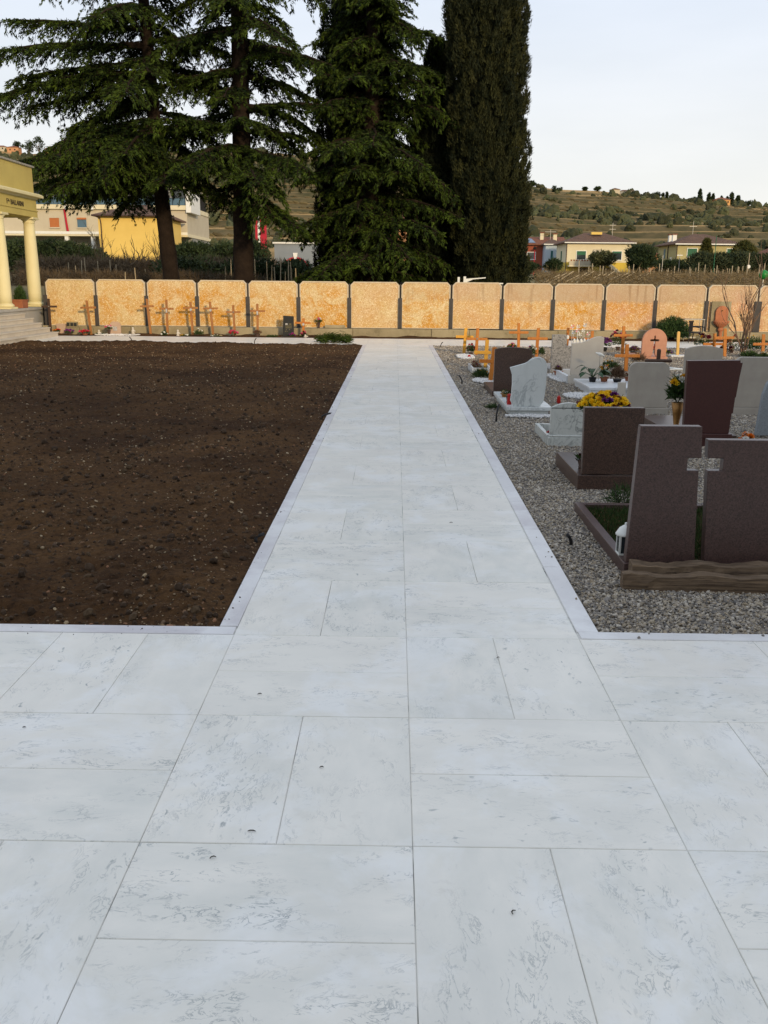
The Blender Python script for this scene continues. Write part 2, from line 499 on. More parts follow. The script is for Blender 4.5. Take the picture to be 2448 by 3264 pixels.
for j in range(0, 24):
    for i in (0, 1):
        lay_cell(path, XC-0.8+0.8*i, Y0+0.8*j, (i+j) % 2 == 1)
for i in (0, 1):
    link('slab', me_half, path, (XC-0.4+0.8*i, Y0+19.2+0.193, 0))
kerb_run(path, (XL, 4.02), (XL, 23.4), 0.088, 1, 1.0)
kerb_run(path, (XR, 4.0), (XR, 23.4), 0.104, -1, 1.0)
far = struct(MB().box(-9.6, 14, 23.42, 26.04, -0.30, -0.0034).build('far_path', m_mortar))
for j in range(3):
    for i in range(-11, 15):
        lay_cell(far, XC-0.8+0.8*i, 23.52+0.8*j, (i+j) % 2 == 1)
kerb_run(far, (-8.75, 23.42), (11.3, 23.42), 0.098, 1, 1.2)
kerb_run(far, (-8.75, 25.922), (11.3, 25.922), 0.11, 1, 1.2)

# ------------------------------------------------------------------ bare soil plot on the left
ty = np.linspace(0, 1, 330)**1.55
tx = np.linspace(0, 1, 330)**1.25
YY, XX = np.meshgrid(4.012+ty*(23.46-4.012), -0.826-tx*13.5, indexing='ij')
ZZ = (fbm(XX*1.1, YY*1.1, 3)-0.5)*0.07 + (fbm(XX*7, YY*7, 4)-0.5)*0.075 + (fbm(XX*31+5, YY*31, 3)-0.5)*0.03
edge = np.minimum(np.minimum((-0.82-XX)/0.25, (YY-4.0)/0.25), 1).clip(0, 1)
ZZ = (ZZ+0.012)*(0.35+0.65*edge) - 0.022*(1-edge)
fare = np.clip((YY-22.6)/0.8, 0, 1)
ZZ += fare*(0.035*fbm(XX*2.3, YY*2.3, 3))
struct(grid_mesh('soil_plot', XX[:, ::-1], YY[:, ::-1], ZZ[:, ::-1], m_soil))
R = np.random.RandomState(11)
def soil_z(x, y):
    e = np.minimum(np.minimum((-0.82-x)/0.25, (y-4.0)/0.25), 1).clip(0, 1)
    z = (fbm(x*1.1, y*1.1, 3)-0.5)*0.07 + (fbm(x*7, y*7, 4)-0.5)*0.075 + (fbm(x*31+5, y*31, 3)-0.5)*0.03
    return (z+0.012)*(0.35+0.65*e) - 0.022*(1-e)
def sprinkle(n, x0, x1, y0, y1, pw):
    y = y0+(y1-y0)*R.rand(n)**pw
    x = x0+(x1-x0)*R.rand(n)
    return x, y
x, y = sprinkle(42000, -12.5, -0.84, 4.03, 23.4, 1.7)
keep = (-x < 0.62*y+1.5); x, y = x[keep], y[keep]
dens = fbm(x*0.9+40, y*0.9, 3); keep = R.rand(len(x)) < np.clip((dens-0.3)*3.2, 0.12, 1); x, y = x[keep], y[keep]
s = np.exp(R.normal(-5.75, 0.55, len(x)))*(0.9+y*0.055)
s = np.minimum(s, 0.013)
scl = np.stack([s*1.35, s, s*0.65], 1)*(0.7+0.6*R.rand(len(x), 3))
scatter('soil_stones', np.stack([x, y, soil_z(x, y)+s*0.2], 1), R.rand(len(x), 3)*[0.8, 0.8, 6.28], scl, m_pebble)
x, y = sprinkle(26000, -12.5, -0.86, 4.05, 23.4, 1.5)
keep = (-x < 0.62*y+1.5); x, y = x[keep], y[keep]
s = np.exp(R.normal(-4.75, 0.6, len(x))); s = np.minimum(s, 0.028)
scl = np.stack([s*1.2, s, s*0.8], 1)*(0.7+0.6*R.rand(len(x), 3))
scatter('soil_clods', np.stack([x, y, soil_z(x, y)+s*0.15], 1), R.rand(len(x), 3)*6.28, scl, m_clod)

# ------------------------------------------------------------------ gravel on the right
gy, gx = np.meshgrid(np.linspace(4.0, 23.44, 120), np.linspace(0.985, 14, 100), indexing='ij')
gz = -0.012+(fbm(gx*1.3, gy*1.3, 3)-0.5)*0.03*np.clip((gx-0.98)/0.3, 0, 1)
struct(grid_mesh('gravel_bed', gx, gy, gz, m_gravelbed))
px_, py_ = [], []
for (a, b, dn) in ((4.0, 7.2, 7000), (7.2, 11, 3600), (11, 16, 1600), (16, 23.4, 700)):
    wmax = 0.5*b+0.4
    n = int((b-a)*(wmax-0.99)*dn)
    yy = a+(b-a)*R.rand(n); xx = 0.99+(wmax-0.99)*R.rand(n)
    px_.append(xx); py_.append(yy)
x, y = np.concatenate(px_), np.concatenate(py_)
s = np.exp(R.normal(-5.08, 0.30, len(x)))*(1+np.clip((y-7)*0.045, 0, 0.8))
z = -0.006+(fbm(x*1.3, y*1.3, 3)-0.5)*0.03*np.clip((x-0.98)/0.3, 0, 1)
scl = np.stack([s*1.35, s, s*0.7], 1)*(0.7+0.6*R.rand(len(x), 3))
scatter('gravel', np.stack([x, y, z+R.rand(len(x))*0.006], 1), R.rand(len(x), 3)*[0.9, 0.9, 6.28], scl, m_gravel)

# grit and crumbs that have spilled over the kerbs
n = 1500
u = R.rand(n); e = np.abs(R.normal(0, 0.05, n))
x = np.concatenate([np.full(n, -0.83)+e, -0.9-u*5.5]); y = np.concatenate([4.1+(u**1.6)*19, 4.0-e]); kk = R.rand(2*n) < 0.07; x, y = x[kk], y[kk]
s = np.exp(R.normal(-6.1, 0.45, len(x)))*(1+y*.05)
scatter('spilled_soil', np.stack([x, y, s*0.4+.001], 1), R.rand(len(x), 3)*6.28, np.stack([s*1.2, s, s*.7], 1), m_clod)
x = np.concatenate([0.985-e, 1.0+u*5]); y = np.concatenate([4.05+(u**1.5)*19, 3.995-e*.8]); kk = R.rand(2*n) < 0.012; x, y = x[kk], y[kk]
s = np.exp(R.normal(-5.2, 0.3, len(x)))
scatter('spilled_gravel', np.stack([x, y, s*0.5+.001], 1), R.rand(len(x), 3)*6.28, np.stack([s*1.2, s, s*.7], 1), m_gravel)

# earth strip between far path and wall
sy_, sx_ = np.meshgrid(np.linspace(26.03, 27.1, 24), np.linspace(-10.4, 14, 420), indexing='ij')
sz_ = 0.005+(fbm(sx_*2.1, sy_*2.1, 4)-0.35)*0.10*np.clip((sy_-26.03)/0.25, 0, 1)
struct(grid_mesh('earth_strip', sx_, sy_, sz_, m_soil))

# ------------------------------------------------------------------ field and hill beyond the wall
def field_z(x, y):
    return np.interp(y, [27.3, 31, 42, 100, 140, 170], [0.75, 1.1, 1.42, 2.1, 2.6, 3.3]) + (fbm(x*0.06, y*0.06, 3)-0.5)*0.5*np.clip((y-30)/30, 0, 1)
fy, fx = np.meshgrid(27.28+np.linspace(0, 1, 90)**1.5*146, np.linspace(-190, 190, 200), indexing='ij')
struct(grid_mesh('field', fx, fy, field_z(fx, fy), m_field))
SKX = [-1400,-600,-372,-344,-311,-110,60,125,151,191,240,265,291,320,350,500,800,1400]
SKZ = [150,128,117,113.5,116,116,100,89,86,85,80,77,74.5,73.2,71.5,60,45,30]
def hill_z(x, y):
    X9 = x*900.0/np.maximum(y, 100)          # the ridge keeps its line across the slope
    zs = np.interp(x + (X9-x)*0.55, SKX, SKZ)
    tt = np.clip((y-168)/(900-168), 0, 1.0)
    z = 3.3+(zs-3.3)*(0.28*tt+0.72*tt**1.22)
    z = z+(fbm(x*0.006, y*0.006, 3)-0.5)*14*np.clip(tt*3, 0, 1)*np.clip((1-tt)*4, 0, 1)
    st = 4.2
    q = z/st; fq = q-np.floor(q)
    zt = (np.floor(q)+np.clip((fq-0.74)/0.26, 0, 1))*st
    k = np.clip(tt*6, 0, 1)*np.clip((1-tt)*8, 0, 1)*0.85
    z = z*(1-k)+zt*k
    return np.where(y > 900, z-(y-900)*0.04, z)
hy, hx = np.meshgrid(165+np.linspace(0, 1, 520)*900, np.linspace(-1, 1, 300)*1.0, indexing='ij')
hx = hx*(260+hy*0.62)
struct(grid_mesh('hill', hx, hy, hill_z(hx, hy), m_hill))

# ------------------------------------------------------------------ boundary wall
wall = thing('boundary_wall', 'long low wall of sand-coloured chipped concrete panels between dark grey posts', 'wall', (0, 27.0, 0))
PX0, PW, NP = -10.21, 1.48, 17
zb, zt, ch = 0.245, 1.565, 0.095
tints = [(.45,.1,.05),(.65,.1,.0),(1.,.25,.05),(.9,.15,.0),(.75,.15,.1),(1.0,.15,.05),(.3,.35,.15),(.85,.1,.35),(.35,.5,.6),(.7,.5,.9),(.95,.7,1.),(.7,.9,1.),(.35,.6,.8),(.15,.95,.6),(.2,.8,.5),(.2,.7,.5),(.2,.7,.5)]
for k in range(NP):
    x0, x1 = 0.03, PW-0.03
    rw = 0.035
    outer = [(x0,zb),(x1,zb),(x1,zt-ch),(x1-ch,zt),(x0+ch,zt),(x0,zt-ch)]
    inner = [(x0+rw,zb+rw*.6),(x1-rw,zb+rw*.6),(x1-rw,zt-ch-rw*.4),(x1-ch-rw*.4,zt-rw),(x0+ch+rw*.4,zt-rw),(x0+rw,zt-ch-rw*.4)]
    mb = MB(); n = 6
    v = [(x,-0.045,z) for x,z in outer]+[(x,-0.045,z) for x,z in inner]+[(x,-0.033,z) for x,z in inner]+[(x,0.045,z) for x,z in outer]
    f = []
    fm = []
    for i in range(n):
        i2 = (i+1) % n
        f += [(i,i2,n+i2,n+i),(n+i,n+i2,2*n+i2,2*n+i),(i2,i,3*n+i,3*n+i2)]; fm += [1,1,1]
    f += [tuple(2*n+i for i in range(n)), tuple(3*n+i for i in range(n-1,-1,-1))]; fm += [0,0]
    mb.add(v, f); mb.m = fm
    o = mb.build('panel', [m_panel, m_rim], wall, (PX0+PW*k, rs.uniform(-.012,.012), rs.uniform(-.008,.008)))
    o.color = (*tints[k], 1)
for k in range(NP+1):
    w_ = 0.052 if k != 14 else 0.10
    MB().box(-w_,w_,-0.085,0.02,0.235,1.11).build('post', m_post, wall, (PX0+PW*k, 0, 0), bevel=0.006)
    MB().box(-0.022,0.022,-0.02,0.03,1.11,1.50).build('post', m_post, wall, (PX0+PW*k, 0.03, 0))
# plinth: cast lengths, uneven
x = PX0-0.1
while x < PX0+PW*NP:
    l = rs.choice((1.1, 1.48, 1.9, 2.3))
    h = 0.235+rs.uniform(-.012,.006)
    MB().box(0.003,l-0.003,-0.17+rs.uniform(-.03,.03),0.10,-0.2,h).build('plinth', m_conc, wall, (x,0,0), bevel=0.012)
    x += l
# ------------------------------------------------------------------ unseen building added behind the camera to shade the foreground
m_ochre = plain('ochre_plaster', (0.50, 0.40, 0.20), (0.42, 0.33, 0.16), 1.2, 0.85, 0.3, 25)
m_cream = plain('cream_paint', (0.72, 0.66, 0.40), (0.66, 0.59, 0.34), 1.5, 0.7, 0.15, 30)
m_yplast = plain('yellow_plaster', (0.56, 0.46, 0.15), (0.48, 0.39, 0.13), 1.3, 0.8, 0.25, 40)
m_stepst = plain('step_stone', (0.58, 0.53, 0.44), (0.48, 0.43, 0.36), 3.0, 0.7, 0.2, 50)
m_podium = plain('podium_stone', (0.42, 0.41, 0.38), (0.34, 0.33, 0.30), 3.0, 0.75, 0.2, 50)
m_tile = None
def tile_mat(name, c1, c2, s=9.0):
    t = NT(name, 0.85, 0.2)
    v = t.coord('Object')
    w_ = t.new('ShaderNodeTexWave'); w_.bands_direction = 'X'; w_.inputs['Scale'].default_value = s
    t.l.new(v, w_.inputs['Vector'])
    c = t.mix(t.remap(t.noise(v, 1.2, 5, 0.7), 0.3, 0.7), c1, c2)
    c = t.mix(t.remap(t.noise(v, 14, 3, 0.6), 0.5, 0.75, 0, 0.6), c, tuple(q*0.5 for q in c1))
    t.bump(w_.outputs[1], 0.6, 0.05)
    return t.out(c)
m_tile = tile_mat('brown_roof_tiles', (0.20, 0.115, 0.075), (0.12, 0.075, 0.055))
m_tile2 = tile_mat('red_roof_tiles', (0.28, 0.11, 0.065), (0.18, 0.08, 0.05))
m_glass = NT('window_glass', 0.08, 0.6).out((0.03, 0.04, 0.045))
m_dark = plain('dark_interior', (0.012, 0.011, 0.010), None, 3, 0.95, 0)

blocker = thing('shade_building', 'unseen long ochre plastered building with arched doors and tiled roof, added to cast shade', 'building', (0, -9.5, 0))
HB = 7.55
MB().box(-26, 44, -6, 0, -0.2, HB-0.35).build('wall', m_ochre, blocker)
MB().box(-26.4, 44.4, -6.4, 0.45, HB-0.35, HB).build('cornice', m_cream, blocker, bevel=0.05)
rf = MB(); rf.add([(-26.2,-6.2,HB+.003),(44.2,-6.2,HB+.003),(44.2,.25,HB+.003),(-26.2,.25,HB+.003),(-23,-3,HB+0.9),(41,-3,HB+0.9)],[(0,1,5,4),(1,2,5),(2,3,4,5),(3,0,4)])
rf.build('roof', m_tile, blocker)
for k in range(12):
    xx = -22+5.6*k
    arch = [(-1.0,0.0),(1.0,0.0),(1.0,2.6)]+[(math.cos(a),2.6+math.sin(a)) for a in [i*math.pi/10 for i in range(1,10)]]+[(-1.0,2.6)]
    MB().prism(arch, 0.004, 0.03).build('door', m_dark, blocker, (xx, 0, 0))
    MB().box(-0.28,0.28,0.0,0.14,0,HB-0.36).build('pilaster', m_cream, blocker, (xx+2.8, 0, 0), bevel=0.02)
    MB().box(-0.7,0.7,0.004,0.05,4.6,6.4).build('window', m_glass, blocker, (xx, 0, 0))

# ------------------------------------------------------------------ family tomb at the left end of the wall
tomb = thing('family_tomb', 'cream and yellow family tomb with columns and steps at the end of the wall', 'tomb', (-10.5, 25.0, 0))
OX, OY = -10.5, 25.0
PH = 0.745
MB().box(-4.6, 0, -6.2, 3.1, -0.3, PH-0.07).build('podium', m_podium, tomb)
MB().box(-4.65, 0.03, -6.25, 3.13, PH-0.07, PH).build('podium_top', m_podium, tomb, bevel=0.01)
for k in range(5):
    z1 = 0.125*(k+1)
    xr = 1.06-0.222*k
    mb = MB().box(0.004, xr-0.02, -5.6, 0.70, z1-0.125 if k else -0.3, z1-0.035)
    st = mb.build('step', m_stepst, tomb, (0, 0.0, 0))
    MB().box(0.004, xr, -5.62, 0.72, z1-0.035, z1-0.001).build('tread', m_stepst, st, bevel=0.006)
for yy in (2.62, 0.45, -1.72, -3.9):
    colp = MB().lathe([(0.185,0.10),(0.19,0.4),(0.187,0.9),(0.178,1.5),(0.165,2.0),(0.152,2.40)], 28).build('column', m_cream, tomb, (-0.27, yy, PH), smooth=True)
    MB().lathe([(0.21,0.05),(0.235,0.055),(0.245,0.085),(0.235,0.115),(0.20,0.13),(0.195,0.15)], 28).build('column_base', m_cream, colp, smooth=True)
    MB().box(-0.25,0.25,-0.25,0.25,0.0,0.05).build('base_block', m_cream, colp, bevel=0.006)
    MB().lathe([(0.155,2.385),(0.17,2.395),(0.165,2.415),(0.16,2.43),(0.21,2.475),(0.215,2.49)], 28).build('capital', m_cream, colp, smooth=True)
    MB().box(-0.225,0.225,-0.225,0.225,2.49,2.55).build('capital_block', m_cream, colp, bevel=0.006)
ZA = PH+2.55
MB().box(-4.3,-0.08,-5.9,2.85,ZA,ZA+0.17).build('architrave', m_yplast, tomb)
MB().box(-4.3,-0.06,-5.92,2.87,ZA+0.17,ZA+0.20).build('moulding', m_yplast, tomb)
MB().box(-4.3,-0.09,-5.9,2.84,ZA+0.20,ZA+0.50).build('frieze', m_yplast, tomb)
cp = [(-4.4,ZA+.50),(-0.05,ZA+.50),(0.16,ZA+.53),(0.17,ZA+.60),(0.10,ZA+.66),(-4.4,ZA+.66)]
mbc = MB()
def cornice(mb, x0, x1, y0, y1, z0, prof):
    rings = []
    for o_, z in prof:
        rings.append([(x0-o_,y0-o_,z0+z),(x1+o_,y0-o_,z0+z),(x1+o_,y1+o_,z0+z),(x0-o_,y1+o_,z0+z)])
    v = [p for r in rings for p in r]; f = []
    for i in range(len(rings)-1):
        for k in range(4):
            k2 = (k+1) % 4
            f.append((4*i+k,4*i+k2,4*i+4+k2,4*i+4+k))
    f += [(3,2,1,0), tuple(4*(len(rings)-1)+k for k in range(4))]
    return mb.add(v, f)
cornice(MB(), -4.3,-0.09,-5.9,2.84, ZA+.50, [(0,0),(.03,.0),(.05,.04),(.15,.05),(.17,.06),(.17,.12),(.13,.15),(.08,.17)]).build('cornice', m_cream, tomb)
MB().box(-4.1,-0.12,-5.7,2.80,ZA+.672,ZA+1.38).build('attic', m_yplast, tomb)
cornice(MB(), -4.1,-0.12,-5.7,2.80, ZA+1.38, [(0,0),(.05,.01),(.06,.05),(.0,.07)]).build('attic_cap', m_podium, tomb)
MB().box(-4.2,-1.25,-5.8,2.78,PH,ZA).build('inner_wall', m_yplast, tomb)
# door in the inner wall
MB().box(-1.25,-1.22,-2.3,-0.7,PH,PH+2.1).build('door', plain('bronze_door', (0.06,0.045,0.03), None, 4, 0.5, 0.2), tomb)
def lettering(text, size, depth, mat, name, parent, loc, rot):
    cu = bpy.data.curves.new(name, 'FONT'); cu.body = text; cu.size = size; cu.extrude = depth
    tmp = bpy.data.objects.new(name+'_tmp', cu); COL.objects.link(tmp)
    bpy.context.view_layer.update()
    me = bpy.data.meshes.new_from_object(tmp.evaluated_get(bpy.context.evaluated_depsgraph_get()))
    bpy.data.objects.remove(tmp, do_unlink=True); bpy.data.curves.remove(cu)
    me.materials.clear(); me.materials.append(mat)
    o = link(name, me, parent, loc); o.rotation_euler = rot
    return o
m_letter = plain('bronze_letters', (0.07, 0.055, 0.035), None, 5, 0.5, 0)
lettering('F', 0.19, 0.008, m_letter, 'lettering', tomb, (-0.085, 0.72, ZA+0.25), (math.pi/2, 0, math.pi/2))
lettering('lia', 0.10, 0.008, m_letter, 'lettering', tomb, (-0.085, 0.83, ZA+0.31), (math.pi/2, 0, math.pi/2))
lettering('BALLARINI', 0.19, 0.008, m_letter, 'lettering', tomb, (-0.085, 0.98, ZA+0.25), (math.pi/2, 0, math.pi/2))

# ------------------------------------------------------------------ trees behind the wall
m_bark = plain('dark_bark', (0.014, 0.010, 0.008), (0.030, 0.021, 0.016), 3.0, 0.95, 0.9, 12, 0.1, dist=0.05)
m_bark2 = plain('grey_bark', (0.10, 0.075, 0.055), (0.16, 0.125, 0.09), 4.0, 0.95, 0.7, 14, 0.1, dist=0.03)
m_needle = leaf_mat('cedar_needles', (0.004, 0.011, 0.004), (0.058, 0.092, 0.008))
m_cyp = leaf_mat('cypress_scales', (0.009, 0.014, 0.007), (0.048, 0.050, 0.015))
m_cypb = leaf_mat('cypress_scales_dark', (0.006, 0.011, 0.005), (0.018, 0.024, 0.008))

def leaves_at(P, D, rng, n, length, width, spread, tone, jit):
    """n narrow leaf triangles around every point of P, pointing roughly along D"""
    m = len(P)
    p = np.repeat(P, n, 0)+rng.normal(0, 1, (m*n, 3))*jit
    d = np.repeat(D, n, 0)+rng.normal(0, spread, (m*n, 3))
    d /= np.linalg.norm(d, axis=1, keepdims=True)+1e-9
    s = np.cross(d, rng.normal(0, 1, (m*n, 3))); s /= np.linalg.norm(s, axis=1, keepdims=True)+1e-9
    l = length*(0.6+0.8*rng.rand(m*n, 1)); w_ = width*(0.6+0.8*rng.rand(m*n, 1))
    t = np.stack([p-s*w_, p+s*w_, p+d*l], 1)
    c = np.clip(np.repeat(tone, n)+rng.normal(0, 0.18, m*n), 0, 1)
    return t, c

def cedar(name, label, base, trunk, limbs, seed, dens=1.0, group=None):
    """trunk: [(x,z,r)...] relative to base; limbs: [(z, azimuth, length, rise, droop, thick)]"""
    rng = np.random.RandomState(seed)
    root = thing(name, label, 'tree', base, 0, group)
    tz = [q[1] for q in trunk]
    tp = lambda z: np.array([np.interp(z, tz, [q[0] for q in trunk]), np.interp(z, tz, [q[3] if len(q) > 3 else 0 for q in trunk]), z])
    tb = MB()
    zs = np.linspace(tz[0], tz[-1], 26)
    tb.tube([tp(z) for z in zs], [np.interp(z, tz, [q[2] for q in trunk])*(1+0.05*math.sin(z*5)) for z in zs], 14)
    tb.build('trunk', m_bark, root, smooth=True)
    lb = MB(); T, Cc = [], []
    for (z, az, L, rise, droop, th) in limbs:
        a = np.array([math.sin(az), math.cos(az), 0]); o = tp(z)
        side = np.array([a[1], -a[0], 0])
        bend = rng.uniform(-0.28, 0.28)
        f = lambda t: o+a*L*t+side*bend*L*t*t+np.array([0, 0, L*(rise*t-droop*t*t)])
        ts = np.linspace(0, 1, 9)
        pts = [f(t)+rng.normal(0, 0.02, 3) for t in ts]
        lb.tube(pts, [th*(1-0.85*t)+0.008 for t in ts], 6)
        nb = max(8, int(L*17))
        for k in range(nb):
            t = 0.10+0.90*((k+rng.rand())/nb)
            p0 = f(t)
            dl = f(min(t+.05, 1.05))-f(t-.05); dl /= np.linalg.norm(dl)
            sg = 1 if k % 2 else -1
            ang = rad(rng.uniform(35, 75))*sg
            bd = dl*math.cos(ang)+side*math.sin(ang)+np.array([0, 0, rng.uniform(-0.10, 0.12)])
            bl = min(L*0.5, 0.40+0.26*L*(1-t)**0.7)*rng.uniform(0.6, 1.3)
            nn = max(4, int(bl/0.055))
            u = (np.arange(nn)+rng.rand(nn))/nn
            dr = rng.uniform(0.15, 0.85)
            P = p0+np.outer(u*bl, bd)+np.outer(u*u, [0, 0, -dr*bl])
            lb.tube([p0, p0+bd*bl*0.5+np.array([0, 0, -dr*bl*.25]), p0+bd*bl+np.array([0, 0, -dr*bl])], [0.016, 0.010, 0.004], 3)
            Dv = np.tile(bd, (nn, 1))+np.outer(u, [0, 0, -2*dr])
            # short side twigs make the spray a flat, drooping fan
            wv = np.cross(bd, [0, 0, 1.0]); wv /= np.linalg.norm(wv)+1e-9
            off = rng.uniform(-1, 1, nn)*0.24*bl*(1.1-u)
            P = P+np.outer(off, wv)+np.outer(np.abs(off), [0, 0, -0.5])
            Dv = Dv+np.outer(np.sign(off)*0.6, wv)
            tone = np.clip(0.08+0.55*t*rng.rand()+0.13*rng.normal()+0.28*u, 0, 1)  # bright tips and dark crown inside: highlights and shade put into the leaf colour
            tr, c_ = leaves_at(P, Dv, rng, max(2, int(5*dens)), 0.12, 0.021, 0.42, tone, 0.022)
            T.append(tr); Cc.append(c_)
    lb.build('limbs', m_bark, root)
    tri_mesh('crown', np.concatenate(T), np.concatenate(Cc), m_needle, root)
    return root

def limb_set(rng, z0, z1, step, per, Lf, rise=(0.0, 0.25), droop=(0.15, 0.45), avoid=None):
    out = []; z = z0; az = rng.rand()*6.28
    while z < z1:
        for k in range(per):
            az += 2.4+rng.uniform(-.4, .4)
            L = Lf(z)*rng.uniform(0.5, 1.2)
            if avoid and avoid(z, az % 6.283): continue
            out.append((z+rng.uniform(-.15, .15), az, L, rng.uniform(*rise), rng.uniform(*droop), 0.022+0.020*L))
        z += step*rng.uniform(0.8, 1.2)
    return out
W_, E_, S_, N_ = -math.pi/2, math.pi/2, math.pi, 0.0
rng = np.random.RandomState(21)
# cedar with the long limb over the tomb
L1 = limb_set(rng, 4.6, 13.5, 0.50, 2, lambda z: np.interp(z, [4, 6, 9, 11, 14], [2.2, 3.2, 3.3, 2.8, 1.0]))
L1 += [(8.1, W_-.25, 5.0, 0.02, 0.12, .11), (7.6, W_+.1, 4.6, -0.02, 0.10, .10), (7.0, W_+.35, 4.2, -0.05, 0.12, .09), (8.6, W_, 4.2, 0.12, 0.12, .09),
       (6.4, W_+.2, 2.9, -0.1, 0.2, .09), (5.6, W_-.2, 4.2, 0.12, 0.42, .08), (5.3, W_-.45, 4.0, 0.10, 0.45, .08), (4.9, W_+.5, 3.8, 0.10, 0.42, .07), (4.4, W_-.3, 3.9, 0.10, 0.40, .07), (5.8, W_+.4, 4.2, .06, .34, .08), (4.7, W_+.75, 3.4, .1, .45, .07), (5.4, S_+.9, 3.0, .1, .45, .07), (5.1, S_+.4, 2.6, .1, .5, .06), (5.0, W_+.3, 3.4, 0.10, 0.52, .07), (4.6, W_, 3.2, 0.05, 0.45, .07),
       (10.8, W_, 4.6, -0.04, 0.06, .10), (11.3, W_+.4, 4.4, 0.0, 0.1, .10), (5.3, S_, 2.6, 0.1, 0.5, .06), (4.8, S_+.7, 2.6, .05, .5, .06), (4.5, E_, 2.0, .05, .5, .06),
       (7.3, W_-.1, 6.2, -0.02, 0.13, .09),
       (4.7, W_-.35, 4.6, .05, .16, .07), (4.3, W_+.05, 4.4, .05, .18, .07), (4.0, W_+.4, 4.0, .05, .2, .07), (3.9, W_-.6, 3.6, .06, .2, .06), (3.7, W_+.8, 3.2, .06, .25, .06), (4.4, S_+.2, 2.6, .06, .25, .06), (4.1, S_-.5, 2.6, .08, .3, .06), (3.9, E_+.4, 2.4, .06, .3, .06), (5.0, W_+.2, 4.8, .04, .12, .07)]
cedar('cedar_tree', 'cedar with leaning dark trunk and long limb reaching left over the tomb', (-7.95, 33, 1.0),
      [(0.06,-0.4,.36),(0.0,0.6,.29),(-0.25,4.0,.24),(-0.48,9.5,.18),(-0.7,14.5,.05)], L1, 1, 1.0)
rng = np.random.RandomState(22)
L2 = limb_set(rng, 4.4, 14, 0.48, 2, lambda z: np.interp(z, [4, 6, 9, 11, 14], [2.4, 2.9, 3.0, 2.6, 1.0]), rise=(-.02, .2), droop=(.12, .4))
L2 += [(7.2, W_, 3.2, -0.08, 0.02, .12), (6.0, E_+.2, 2.9, 0.25, 0.2, .10), (7.9, E_, 3.3, 0.12, 0.30, .11), (4.6, E_+.5, 3.2, 0.12, 0.35, .09), (4.2, S_-.3, 2.8, 0.10, 0.35, .09),
       (4.9, S_+.3, 3.0, 0.06, 0.4, .08), (3.9, E_+.9, 2.7, 0.05, .3, .08), (3.4, S_-.6, 2.6, 0.0, .35, .07), (3.0, S_-.9, 3.0, -.02, .25, .07), (3.8, W_+.9, 2.4, .1, .4, .08)]
cedar('cedar_tree', 'cedar with thick straight dark trunk, middle of the three cedars', (-5.28, 32.4, 1.0),
      [(0.0,-0.4,.44),(0.0,0.7,.36),(0.05,4,.31),(0.1,9.5,.26),(0.1,15,.06)], L2, 2, 1.0)
rng = np.random.RandomState(23)
L3 = limb_set(rng, 0.9, 14, 0.34, 3, lambda z: np.interp(z, [1, 4, 8, 14], [2.4, 2.5, 2.2, .9]), rise=(-.05, .15), droop=(.15, .45))
L3 += [(2.1, S_-.5, 2.6, .15, .5, .07), (3.2, E_+.4, 3.2, .18, .35, .08), (2.6, E_+.5, 3.0, .15, .3, .08), (4.6, E_+.3, 3.0, .18, .6, .08), (7.6, E_, 2.9, .2, .35, .08), (8.6, E_, 3.0, .25, .4, .08), (6.4, E_+.2, 2.9, .2, .4, .07),
       (1.6, S_+.6, 2.8, .12, .42, .07), (1.2, S_+.9, 3.0, .1, .33, .07)]
cedar('cedar_tree', 'dense cedar whose drooping boughs reach down almost to the wall', (-0.95, 33, 1.0),
      [(0.0,-0.4,.45),(0.0,0.7,.38),(0.05,4,.32),(0.1,9.5,.22),(0.1,15,.05)], L3, 3, 1.15)

